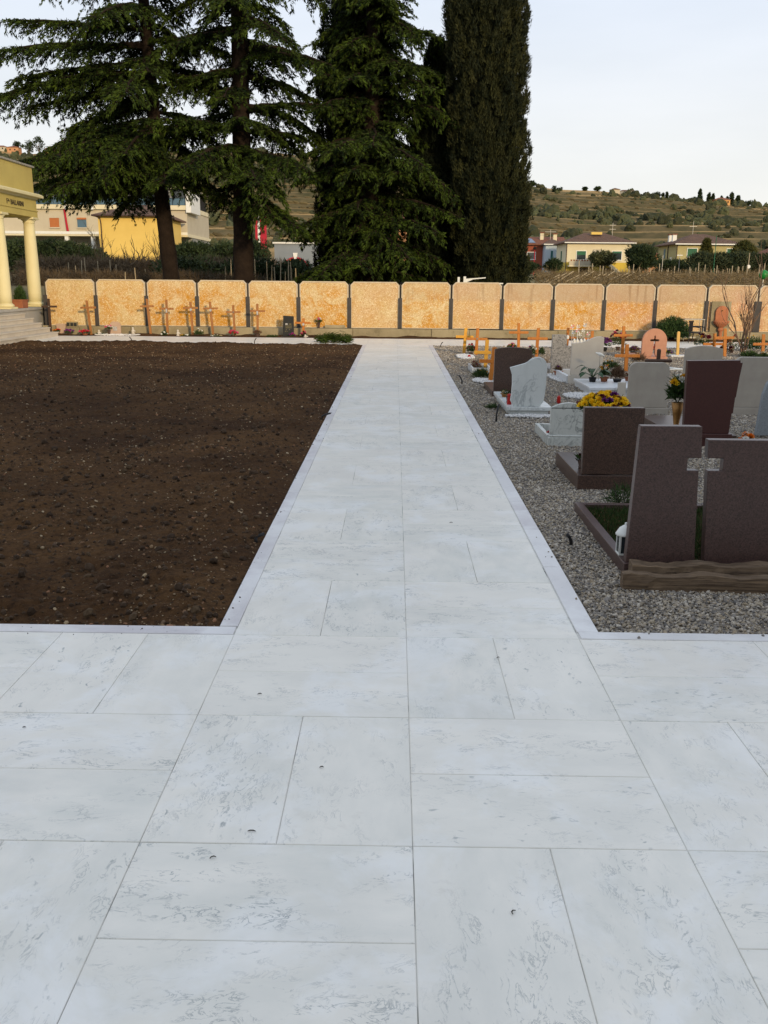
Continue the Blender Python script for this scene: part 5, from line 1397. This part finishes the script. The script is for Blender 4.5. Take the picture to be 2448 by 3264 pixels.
for k in range(9): MB().lathe([(.10,0),(.14,.2),(.10,.2)], 8).build('balcony_pot', m_terra, h, (.5+.4*k,-1.25,2.05))
for x_ in (2.6, 6.3): MB().box(x_-.6,x_+.6,-.03,.05,-.3,1.1).build('door', m_dark, h)
st_ = MB(); st_.prism([(5.6,1.9),(6.2,1.9),(9.2,-.5),(8.3,-.5)], -1.1, -.2); st_.build('outside_stair', PA['cream'], h)
MB().tube([(-.06,-.06,4.6),(-.06,-.06,-.4)], [.07,.07], 6).build('downpipe', m_gutter, h)
side_window(h, 0, 4.5, 2.2, .9, 1.4, m_shut)
# pale blue house
h = thing('house', 'pale blue narrow house squeezed between red and cream houses', 'house', (24.2, 152, 2.8))
MB().box(0,3.0,0,7,-.6,4.75).build('wall', PA['blue'], h)
hip_roof(h, 0,3.0,0,7,4.75,.9,m_tile,.4)
MB().box(-.4,3.4,-.5,-.42,4.6,4.75).build('gutter', m_white, h)
MB().box(.85,1.2,-.05,.03,2.0,3.7).build('shutter', plain('teal_shutter', (.03,.12,.13), None, 3, .6, .1), h)
MB().tube([(2.4,-.06,4.6),(2.4,-.06,0)], [.07,.07], 6).build('downpipe', m_gutter, h)
# red house
h = thing('house', 'brick-red house with solar panel on its roof beside the cypress', 'house', (20.2, 155, 2.9))
MB().box(0,4.0,0,9,-.6,4.7).build('wall', PA['red'], h)
r = MB(); r.add([(-3,-.6,4.7),(8.2,-.6,4.7),(8.2,5,6.1),(-3,5,6.1),(-3,10,4.7),(8.2,10,4.7),(-3,-.6,4.55),(8.2,-.6,4.55)],[(0,1,2,3),(3,2,5,4),(0,6,7,1)]); r = r.build('roof', m_tile2, h)
sp_ = MB(); sp_.add([(1.2,.2,4.96),(2.8,.2,4.96),(2.5,3.4,5.76),(1.0,3.4,5.76)],[(0,1,2,3)]); sp_.build('solar_panel', m_solar, r)
window(h, 2.15,2.35,1.3,1.05,0,m_glass)
chimney(h, 4.2,3,6.0,.6,.6,PA['cream']); chimney(h, 6.3,2.5,5.8,.6,.6,PA['cream']); chimney(h, .6,4,6.1,.3,.6,PA['cream'])
# khaki house
h = thing('house', 'khaki house with green shutters and brown hip roof behind the hedge', 'house', (41.8, 140, 2.7))
MB().box(0,9.1,0,10,-.6,4.55).build('wall', PA['khaki'], h)
r = hip_roof(h, 0,9.1,0,10,4.62,1.6,m_tile,.6,4.3)
MB().box(-.55,9.65,-.70,-.58,4.44,4.6).build('gutter', m_white, h)
window(h, 2.2,2.75,1.4,1.15,0,m_shut); window(h, 8.0,2.75,1.3,1.15,0,m_shut)
chimney(r, 1.0,7.5,5.4,.75,.55); chimney(r, 1.0,5.5,5.4,.7,.6)
side_window(h, 0, 6.5, 2.6, .9, 1.4, plain('grey_shutter', (.13,.2,.22), None, 3, .6, .1)); side_window(h, 0, 3.0, 1.2, .8, 1.5, m_white)
for y_ in (4.6, -.06): MB().tube([(-.07,y_,4.5),(-.07,y_,-.4)], [.07,.07], 6).build('downpipe', m_gutter, h)
# bits of houses further back
h = thing('house', 'small far house with red roof behind the cream house', 'house', (36.6, 165, 3.1))
MB().box(0,3.6,0,6,-.6,4.4).build('wall', PA['cream'], h); hip_roof(h,-2.5,3.6,0,6,4.5,.9,m_tile2,.4)
h = thing('house', 'half-hidden house with pinkish walls between dark tree and khaki house', 'house', (43.5, 172, 3.2))
MB().box(0,4.5,0,6,-.6,3.4).build('wall', PA['peach'], h); hip_roof(h,0,4.5,0,6,3.5,1.0,m_tile2,.4); window(h,2.2,1.6,.8,1.0,0,m_white)
h = thing('house', 'house with orange-red gable roof at the far right edge', 'house', (57.2, 143, 2.9))
MB().box(0,8,0,7,-.6,3.2).build('wall', PA['red'], h)
r = MB(); r.add([(-.5,-.5,3.1),(3.7,-.5,1.9+3.0),(8.5,-.5,3.1),(-.5,7.5,3.1),(3.7,7.5,4.9),(8.5,7.5,3.1)],[(0,1,4,3),(1,2,5,4)]); r.build('roof', m_tile2, h)
MB().add([(-.3,-.02,3.1),(8.3,-.02,3.1),(3.7,-.02,4.85)],[(0,1,2)]).build('gable', PA['red'], h)
# cream flats with glazed top floor
b = thing('apartment_building', 'long cream building with glazed blue upper floor behind the left cedar', 'building', (-42.6, 110, 2.8))
MB().box(-8,18,1.2,14,3.9,6.6).build('wall', PA['white'], b)
MB().box(-8,18.1,3,13.9,-.5,3.6).build('ground_floor', PA['grey'], b)
MB().box(-8.2,18.2,0.2,14,3.55,3.9).build('floor_slab', PA['cream'], b)
MB().box(-8.2,18.2,.15,.2,3.75,4.05).build('rail', m_white, b)
MB().box(-8.1,18.1,.9,14,6.6,7.1).build('band', PA['cream'], b)
MB().box(-8,17.8,1.4,13.5,7.1,8.9).build('upper_floor', m_dark, b)
for k in range(17):
    x_ = -7.6+1.5*k
    p_ = MB().box(x_,x_+1.42,1.30,1.38,7.95,8.85).build('window', m_glass if k % 3 else m_metal, b)
    MB().box(x_,x_+1.42,1.28,1.38,7.15,7.9).build('pane', m_bglass, b)
MB().box(-8.4,18.4,.6,14.2,8.92,9.15).build('roof', PA['white'], b)
MB().box(18.0,18.6,.8,6,6.3,8.9).build('end_wall', m_white, b)
w_ = window(b, 2.3,4.55,1.15,1.05,1.2,m_bshut,PA['white']); w_ = window(b, 5.55,4.55,1.1,1.05,1.2,m_bglass,PA['white'])
MB().box(5.0,6.1,1.05,1.14,5.45,5.65).build('roller_blind', m_bshut, b)
MB().tube([(3.6,1.05,6.9),(3.75,1.05,5),(3.85,1.05,4.1)], [.12,.12,.14], 8).build('downpipe', PA['crimson'], b)
for x_ in (-4, -.3, 3.9, 7.0, 11, 15):
    MB().box(x_-.22,x_+.22,.3,.8,-.5,3.55).build('pillar', m_white, b)
    MB().box(x_-.15,x_+.15,.62,.88,6.55,7.0).build('bracket', m_white, b)
for x_ in (5.5, 10.0, 14):
    MB().box(x_-.12,x_+.12,2,2.3,9.15,10.3).build('vent_pipe', m_white, b)
# yellow house
h = thing('house', 'bright yellow windowless house side with brown tiled roof behind the leaning trunk', 'house', (-31.6, 100, 2.7))
MB().box(0,6.5,0,10,-1.2,5.3).build('wall', PA['yellow'], h)
MB().box(.0,6.5,-.02,-.004,-.6,.45).build('base_course', PA['white'], h)
r = hip_roof(h,0,6.5,0,10,5.36,1.4,m_tile,.55,3.0)
MB().box(-.5,7.0,-.66,-.56,5.22,5.36).build('gutter', m_gutter, h)
MB().tube([(-.2,-.5,5.25),(.25,-.1,5.0),(.32,-.1,4.5),(.35,-.1,-.3)], [.06,.06,.06,.06], 6).build('downpipe', m_gutter, h)
# red totem sign and arched shed
s_ = thing('red_sign', 'tall red sign with white edge glimpsed between the cedars', 'sign', (-13.0, 89, 2.1))
MB().box(-.28,-.06,0,.35,-.2,5.2).build('edge_panel', PA['crimson'], s_)
MB().box(-.05,.17,-.02,.35,2.9,5.25).build('white_panel', m_white, s_)
MB().box(.18,.75,-.01,.35,-.2,5.25).build('main_panel', PA['crimson'], s_)
g = thing('arched_shed', 'grey metal shed with dark arched gateway between the cedars', 'shed', (-11.9, 92, 2.3))
o_ = arc(2.05,.0,1.35,0,180,16)
MB().prism([(0,-.3),(.70,-.3),(.70,0.0)]+[(x_,z_) for x_,z_ in o_[::-1]]+[(3.4,-.3),(4.3,-.3),(4.3,2.7),(0,2.7)], 0, .3).build('front_wall', PA['steel'], g)
MB().box(.02,4.28,.31,6,-.3,2.68).build('body', m_dark, g)
MB().box(-.15,4.45,-.15,6,2.7,2.85).build('roof', m_white, g)
ao, ai = arc(2.05,.0,1.46,0,180,16), arc(2.05,.0,1.35,0,180,16)
MB().prism(ao+ai[::-1], -.06, -.005).build('arch_trim', PA['crimson'], g)
MB().prism([(1.9,1.28),(2.2,1.28),(2.28,1.85),(1.82,1.85)], -.12, -.065).build('keystone', m_white, g)
MB().box(1.5,1.6,-.02,.02,-.3,1.2).build('gate_post', m_worange, g); MB().box(2.4,2.55,-.02,.02,-.3,1.2).build('gate_post', m_worange, g)
h = thing('house', 'orange house wall glimpsed through the gap beside the dark cypress', 'house', (-.6, 70, 2.2))
MB().box(0,4.5,0,6,-.6,3.6).build('wall', PA['peach'], h); hip_roof(h,0,4.5,0,6,3.7,1.2,m_tile2,.4)
g = thing('concrete_shed', 'low grey concrete shed behind the wall under the cedar gap', 'shed', (-.25, 38, 1.2))
MB().box(0,1.25,0,2,-.4,.50).build('wall', PA['grey'], g); MB().box(-.1,1.35,-.12,2.1,.50,.60).build('roof', PA['grey'], g)
g = thing('white_barrier', 'white metal barrier arm on posts just behind the wall', 'barrier', (2.0, 30, .9))
MB().box(0,.07,0,.07,-.2,.83).build('post', m_white, g); MB().box(.19,.27,0,.07,-.2,.85).build('post', m_white, g)
MB().prism([(.27,.66),(.50,.76),(.90,.80),(.90,.83),(.27,.78)], .01, .05).build('arm', m_white, g)
MB().prism([(.20,.58),(1.5,.62),(1.5,.66),(.2,.65)], .3, .34).build('rail', m_white, g)

# ------------------------------------------------------------------ garden trees, hedges, vines
m_olive = leaf_mat('olive_leaves', (.045,.055,.025), (.11,.115,.05))
m_dkleaf = leaf_mat('dark_leaves', (.014,.026,.012), (.045,.065,.022))
m_thuja = leaf_mat('thuja_leaves', (.035,.045,.012), (.10,.09,.022))
m_brush = leaf_mat('brown_brush', (.065,.048,.032), (.15,.11,.065))
m_hedge = leaf_mat('hedge_leaves', (.022,.036,.018), (.075,.085,.040))
def clumpy(parent, centres, radii, n, ll, lw, mat, rng, up=.25, name='crown'):
    T, Cc = [], []
    for c, r_ in zip(centres, radii):
        d = rng.normal(0, 1, (n, 3)); d /= np.linalg.norm(d, axis=1, keepdims=True)
        q = d*(rng.rand(n, 1)**.35)*np.asarray(r_)
        tn = np.full(n, np.clip(.4+rng.normal(0,.2), .05, .95))
        a, b_ = leaves_at(np.asarray(c)+q, d+np.array([0,0,up]), rng, 1, ll, lw, .6, tn, ll*.1)
        T.append(a); Cc.append(b_)
    return tri_mesh(name, np.concatenate(T), np.concatenate(Cc), mat, parent)
def round_tree(label, loc, hgt, rx, mat, seed, n=26, per=260, trunk=.3, name='garden_tree', squash=.8, ll=.34, lw=.08, group=None, cat='tree'):
    rng = np.random.RandomState(seed)
    root = thing(name, label, cat, loc, 0, group)
    rz_ = hgt*(1-trunk)/2; zc = hgt-rz_
    tb = MB(); tb.tube([(0,0,-.3),(.05*rx,0,hgt*trunk),(0,0,zc)], [.07*rx,.055*rx,.03*rx], 7)
    for k in range(5):
        a = 1.256*k; tb.tube([(0,0,hgt*trunk*.8),(.5*rx*math.cos(a),.5*rx*math.sin(a),zc)], [.035*rx,.012*rx], 5)
    tb.build('trunk', m_bark2, root)
    d = rng.normal(0, 1, (n, 3)); d /= np.linalg.norm(d, axis=1, keepdims=True)
    cs = d*(.45+.32*rng.rand(n, 1))*np.array([rx, rx, rz_])+np.array([0, 0, zc])
    rr = np.stack([np.full(n, rx*.38), np.full(n, rx*.38), np.full(n, rz_*.36)], 1)*rng.uniform(.7, 1.25, (n, 1))
    clumpy(root, cs, rr, per, ll, lw, mat, rng)
    return root
round_tree('olive tree with loose grey-green crown before the cream house', (30.0, 136, 2.6), 3.6, 2.2, m_olive, 41, 26, 190, .32)
round_tree('large dark round tree between cream and khaki houses', (34.2, 131, 2.3), 4.6, 2.6, m_dkleaf, 42, 40, 260, .15)
round_tree('dark palm-like shrub left of the cream house', (22.6, 134, 2.7), 2.1, 1.4, m_dkleaf, 43, 20, 160, .1, name='garden_shrub', cat='shrub')
round_tree('dark shrub below the brick-red house', (19.0, 136, 2.7), 1.9, 2.0, m_dkleaf, 44, 22, 160, .1, name='garden_shrub', cat='shrub')
def cone_tree(label, loc, hgt, r0, mat, seed, nc=160, per=60, round_top=False, group=None, ll=.3, lw=.06):
    rng = np.random.RandomState(seed); root = thing('conifer', label, 'tree', loc, 0, group)
    MB().tube([(0,0,-.3),(0,0,hgt*.8)], [.16,.05], 6).build('trunk', m_bark2, root)
    z = rng.rand(nc)*hgt; u = z/hgt
    r_ = r0*(np.sqrt(np.clip(1-u**2, 0, 1)) if round_top else (1-u)**.8)*(.7+.3*rng.rand(nc)); th = rng.rand(nc)*6.283
    cs = np.stack([r_*np.cos(th), r_*np.sin(th), z], 1)
    clumpy(root, cs, [(r0*.28, r0*.28, hgt*.09)]*nc, per, ll, lw, mat, rng, .8)
    return root
cone_tree('conical yellow-green conifer before the khaki house window', (42.1, 128, 2.4), 4.7, 1.5, m_thuja, 45)
cone_tree('broad rounded yellow-green conifer right of the conical one', (47.2, 128, 2.4), 4.5, 2.0, m_thuja, 46, 200, 60, True)
def hedge(label, x0, x1, y, z0, h0, h1, mat, seed, n, per, name='hedge', dy=1.2, r_=.8, ll=.3, lw=.06, cat='hedge'):
    rng = np.random.RandomState(seed); root = thing(name, label, cat, ((x0+x1)/2, y, z0))
    w_ = x1-x0; u = rng.rand(n)
    hh = (h0+(h1-h0)*u)*(.85+.25*fbm(u*w_*.6, u*0+seed, 3))
    cs = np.stack([(u-.5)*w_, rng.normal(0, dy*.5, n), rng.rand(n)**.7*hh], 1)
    clumpy(root, cs, [(r_, r_*.7, r_*.6)]*n, per, ll, lw, mat, rng, .5, 'foliage')
    st = MB()
    for k in range(int(w_/1.2)): st.tube([(-w_/2+1.2*k+.5,0,-.3),(-w_/2+1.2*k+.6,0,h0*.6)], [.06,.03], 5)
    st.build('stems', m_bark2, root)
    return root
hedge('long feathery green hedge in front of the khaki house', 36.5, 60, 116, 2.2, 2.7, 3.5, m_hedge, 51, 560, 110)
hedge('dark hedge at the corner of the khaki house', 34.5, 38.5, 124, 2.3, 1.9, 2.1, m_dkleaf, 52, 60, 110)
hedge('dark tangled hedge below the long cream building', -36, -26.6, 84, 1.8, 2.9, 2.5, m_dkleaf, 53, 200, 130)
hedge('brown leafless brush in front of the yellow house', -23, -7, 58, 1.5, .95, .95, m_brush, 54, 420, 120, 'brushwood', 1.5, .7, .34, .016, 'brushwood')
hedge('low brown brush just behind the left wall panels', -15.5, -5.5, 38, .9, .75, .7, m_brush, 57, 380, 110, 'brushwood', 1.6, .45, .22, .010, 'brushwood')
hedge('dark undergrowth behind the trunks of the cedars', -11, 6, 44, 1.2, 1.2, .9, m_dkleaf, 55, 260, 110, 'undergrowth', 1.2, .6, .18, .04, 'undergrowth')
hedge('evergreen shrubs right of the yellow house under the cedar', -18.5, -11, 78, 1.8, 2.3, 2.7, m_dkleaf, 56, 150, 130)
def bare_tree(label, loc, h_, seed, n=3, sp=.55, r0=.09):
    return twiggy('bare_tree', label, loc, h_, n, seed, m_twig, 'tree', r0, sp, levels=4, part='branches')
bare_tree('pruned leafless tree with crooked boughs before the yellow wall', (-22.6, 80, 1.9), 3.7, 61)
bare_tree('leafless thicket at the left corner of the yellow house', (-24.8, 79, 1.9), 3.5, 62, 5, .5, .06)
bare_tree('bushy leafless shrub between yellow wall and leaning trunk', (-19.6, 78, 1.9), 3.7, 63, 6, .35, .05)
bare_tree('leafless tree left of the hedge beneath the cream building', (-27.0, 76, 1.8), 2.5, 64, 4, .7, .06)
rs2 = random.Random(8)
m_stake = woody('grey_vine_stake', (.42,.35,.24), (.30,.25,.165), (9,9,1), .9, .4)
def stake(x, y, h_, tilt, group, label, r_=.04):
    z = float(field_z(np.array([x]), np.array([y]))[0])
    o = MB().tube([(0,0,-.3),(tilt*h_*.5,0,h_*.5),(tilt*h_,0,h_)], [r_,r_*.95,r_*.85], 6).build('vine_stake', m_stake, None, (x, y, z))
    tag(o, label, 'stake', group)
for k in range(64):
    y = 62+36*((k*37) % 64)/64.0
    x = y*(0.195+0.232*(k+rs2.random())/64)
    stake(x, y, rs2.uniform(.75, 1.25), rs2.uniform(-.04,.04), 'vine stakes in the field right of the cypress', 'thin weathered vine stake in the field right of the cypress')
for k in range(30):
    y = rs2.uniform(34, 46); x = -y*rs2.uniform(.07, .36)
    if k % 3 == 0: x = -y*rs2.uniform(.09, .15)
    stake(x, y, rs2.uniform(.55, 1.15), rs2.uniform(-.05,.05), 'vine stakes behind the wall left of the dense cedar', 'thin pale vine stake behind the wall left of the dense cedar', .022)
for k in range(14):
    y = 42+k*1.0; x = y*(.165+.0075*k)
    z = float(field_z(np.array([x]), np.array([y]))[0])
    g = MB().tube([(-.55,0,-.1),(.55,.2,.38+.08*(k % 3))], [.028,.024], 6).build('vine_strut', m_stake, None, (x, y, z+.12), 0.2)
    tag(g, 'slanting vine strut just right of the tall cypress', 'stake', 'slanting vine struts beside the cypress')
# vines strung along the field rows
rng = np.random.RandomState(70)
P, nrow = [], 0
for y in np.arange(34, 112, 2.6):
    n = int((y*.50-y*.15)*12); x = y*.15+(y*.35)*rng.rand(n)
    P.append(np.stack([x, y+rng.normal(0,.15,n), field_z(x, np.full(n, y))+rng.uniform(.0,.42,n)], 1))
P = np.concatenate(P)
tr, cl_ = leaves_at(P, rng.normal(0,1,(len(P),3))*[1,.4,.6], rng, 4, .5, .014, .6, np.full(len(P),.5), .12)
o = tri_mesh('vine_canes', tr, cl_, leaf_mat('vine_canes', (.09,.065,.035), (.19,.145,.075))); o['kind'] = 'stuff'
# poles and signs
def pole(label, loc, h_, r_=.05, mat=m_metal, name='pole', cat='pole'):
    g = thing(name, label, cat, loc); MB().tube([(0,0,-.3),(0,0,h_)], [r_,r_*.8], 8).build('mast', mat, g); return g
g = pole('wooden pole with round white sign in front of the hedge', (42.4, 113, 2.2), 3.0, .06, m_stake, 'sign_pole')
MB().lathe([(.22,0),(.22,.04),(.2,.045)], 16).build('sign_disc', m_white, g, (0,-.08,1.4)).rotation_euler = (math.pi/2,0,0)
pole('tall thin green pole before the conical conifer', (38.6, 114, 2.2), 5.0, .05, m_shut)
pole('grey pole left of the khaki house', (33.5, 118, 2.2), 2.8, .05)
g = pole('grey pole with crossbar at the khaki house corner', (35.6, 118, 2.2), 3.0, .05); MB().box(-.35,.35,-.03,.03,2.75,2.85).build('crossbar', m_white, g)
g = pole('red street lamp before the pale blue house', (21.4, 145, 2.8), 3.6, .07, PA['crimson'], 'street_lamp', 'street lamp'); MB().lathe([(.1,3.6),(.28,3.75),(.2,4.0),(.05,4.1)], 10).build('lamp_head', m_dark, g)
g = pole('roof antenna mast above the cream house', (33.6, 147, 7.0), 3.6, .04, m_metal, 'antenna', 'antenna')
for z_ in (2.6, 3.2): MB().box(-.5,.5,-.02,.02,z_,z_+.06).build('crossbar', m_metal, g)
g = pole('roof antenna mast behind the khaki house', (47.6, 152, 8.0), 3.2, .04, m_metal, 'antenna', 'antenna')
MB().box(-.6,.6,-.02,.02,2.4,2.46).build('crossbar', m_metal, g)
g = pole('roof antenna on the blue house', (25.5, 156, 7.6), 2.4, .04, m_metal, 'antenna', 'antenna'); MB().box(-.9,.9,-.02,.02,2.0,2.06).build('crossbar', m_metal, g)
gb = thing('green_ball', 'round bright green ball on a thin pole at the right edge', 'sign', (12.95, 33, .9))  # plain green ball on a thin pole, kind unknown
MB().tube([(0,0,-.2),(0,0,.9)], [.03,.025], 6).build('pole', m_metal, gb)
MB().lathe([(.05,-.16),(.13,-.1),(.16,0),(.13,.1),(.05,.16)], 14).build('globe', plain('bright_green', (.015,.22,.04), (.012,.16,.03), 12, .4, .2), gb, (0,0,1.02), smooth=True)

# ------------------------------------------------------------------ hillside
def hz(x, y): return float(hill_z(np.array([float(x)]), np.array([float(y)]))[0])
rng = np.random.RandomState(90)
n = 20000
y = 178+720*rng.rand(n)**.8; x = (rng.rand(n)*2-1)*(120+y*.56)
m_ = fbm(x*.011+9, y*.011, 3)
keep = (m_ > np.where(y < 400, .47, .565)) | (rng.rand(n) < .06); x, y = x[keep], y[keep]
s = np.exp(rng.normal(.12, .45, len(x)))*(.55+y*.0011)
scatter('hill_shrubs', np.stack([x, y, hill_z(x, y)+s*.35], 1), rng.rand(len(x), 3)*6.28, np.stack([s*1.2, s, s*.85], 1)*rng.uniform(.7,1.3,(len(x),3)), None or plain('hill_shrub_green', (.030,.040,.018), (.07,.07,.03), 1.5, .95, 0, rand=.45), 3, 0.75)
# rows of vines along the terraces
n = 16000
y = 230+660*rng.rand(n); x = (rng.rand(n)*2-1)*(120+y*.56)
row = np.round(hill_z(x, y)/2.1)
yy = y.copy()
k_ = fbm(x*.008+50, y*.008, 3) < .55; x, y = x[k_], y[k_]
y = np.round(y/6.5)*6.5
s = rng.uniform(.35,.7,len(x))
scatter('hill_vines', np.stack([x, y, hill_z(x, y)+s*.6], 1), rng.rand(len(x), 3)*[.4,.4,.3], np.stack([s*3.2, s*.7, s], 1), plain('hill_vine_brown', (.075,.062,.03), (.12,.095,.045), 1.5, .95, 0, rand=.4), 1)
def hill_tree(label, x, y, h_, r_, tall, seed, mat=m_dkleaf, group=None):
    if tall: return cone_tree(label, (x, y, hz(x, y)-.5), h_, r_, mat, seed, 50, 40, True, group, 1.1, .3)
    return round_tree(label, (x, y, hz(x, y)-.5), h_, r_, mat, seed, 12, 60, .15, 'hill_tree', .8, 1.3, .35, group)
hill_tree('tallest skyline cypress left of the orange villa', 283.2, 893, 12.5, 1.9, True, 101)
hill_tree('skyline cypress touching the left side of the orange villa', 290.8, 890, 10, 1.8, True, 102)
hill_tree('slim cypress just behind the orange villa', 297.0, 898, 9.5, 1.5, True, 103)
hill_tree('small cypress behind the right half of the orange villa', 305.5, 899, 7.5, 1.3, True, 104)
hill_tree('thin cypress at the right wall of the orange villa', 309.0, 893, 8, 1.0, True, 105)
hill_tree('tall cypress right of the orange villa', 312.5, 892, 11, 2.2, True, 106)
hill_tree('stout cypress furthest right of the orange villa', 317.8, 890, 8.6, 2.6, True, 107)
hill_tree('lone thin cypress on the skyline right of the farm', 252.5, 893, 6.5, 1.0, True, 108)
hill_tree('small companion of the lone skyline cypress', 249.0, 893, 5, .9, True, 109)
hill_tree('round tree beside the lone skyline cypress', 243.0, 893, 6, 4.0, False, 110)
hill_tree('round tree at the left end of the right-hand skyline', 127.0, 893, 6, 3.4, False, 111)
hill_tree('round tree on the skyline left of the farm', 187.0, 893, 5, 3.2, False, 112)
hill_tree('small round tree alone on the bare skyline', 176.0, 894, 4, 2.4, False, 113)
hill_tree('dark round tree on the right-hand upper slope near the cypress', 142.0, 850, 8, 5.5, False, 114)
hill_tree('leafy clump left below the orange villa', 277.0, 880, 7, 7, False, 115)
hill_tree('leafy clump right below the orange villa', 326.0, 885, 6, 7, False, 116)
hill_tree('dark tree group on the left skyline above the tomb', -333.0, 893, 15, 6.5, False, 117)
hill_tree('second dark tree in the left skyline group', -341.0, 890, 14, 6, False, 118)
hill_tree('round tree between the left skyline houses', -352.0, 893, 11, 5, False, 119)
v_ = thing('villa', 'small orange villa among cypresses on the right skyline', 'villa', (293.4, 880, hz(293.4, 880)-.5))
MB().box(0,14,0,10,-3,5.0).build('wall', PA['villa'], v_); hip_roof(v_,0,14,0,10,5.0,2.2,m_tile2,.6)
MB().box(4.5,9.5,-2.5,0,-3,3.0).build('porch', PA['villa'], v_); hip_roof(v_,4.5,9.5,-2.5,.5,3.05,1.2,m_tile2,.3,nm='porch_roof')
for x_ in (2, 7, 12): MB().box(x_-.6,x_+.6,-.06,.05,2.2,3.8).build('window', m_dark, v_)
f_ = thing('farmhouse', 'low stone farm with two roofs on the middle skyline', 'house', (200.5, 893, hz(200.5, 893)-1))
MB().box(0,8,0,8,-2,4.2).build('wall', PA['white'], f_); hip_roof(f_,0,8,0,8,4.2,1.6,m_tile,.6)
MB().box(8.2,24,1,8,-2,3.0).build('barn_wall', PA['grey'], f_); hip_roof(f_,8.2,24,1,8,3.0,1.2,m_tile,.5,nm='barn_roof')
for k, (x_, y_, w_, h_, lab) in enumerate(((-374,890,12,4,'pale house at the far left end of the left skyline'), (-360,885,11,5,'pinkish house second from left on the left skyline'), (-326,890,9,5,'house with chimney right of the skyline trees'), (-314,893,10,3.5,'low house right end of the left skyline group'))):
    q = thing('hill_house', lab, 'house', (x_, y_, hz(x_, y_)-.6))
    MB().box(0,w_,0,8,-2,h_).build('wall', [PA['white'],PA['peach'],PA['peach'],PA['white']][k], q); hip_roof(q,0,w_,0,8,h_,1.5,m_tile2,.5)
    for x2 in (w_*.3, w_*.7): MB().box(x2-.6,x2+.6,-.05,.05,h_*.45,h_*.45+1.3).build('window', m_dark, q)
    if k == 2: chimney(q, w_*.3,4,h_+1.5,1.2,.8)
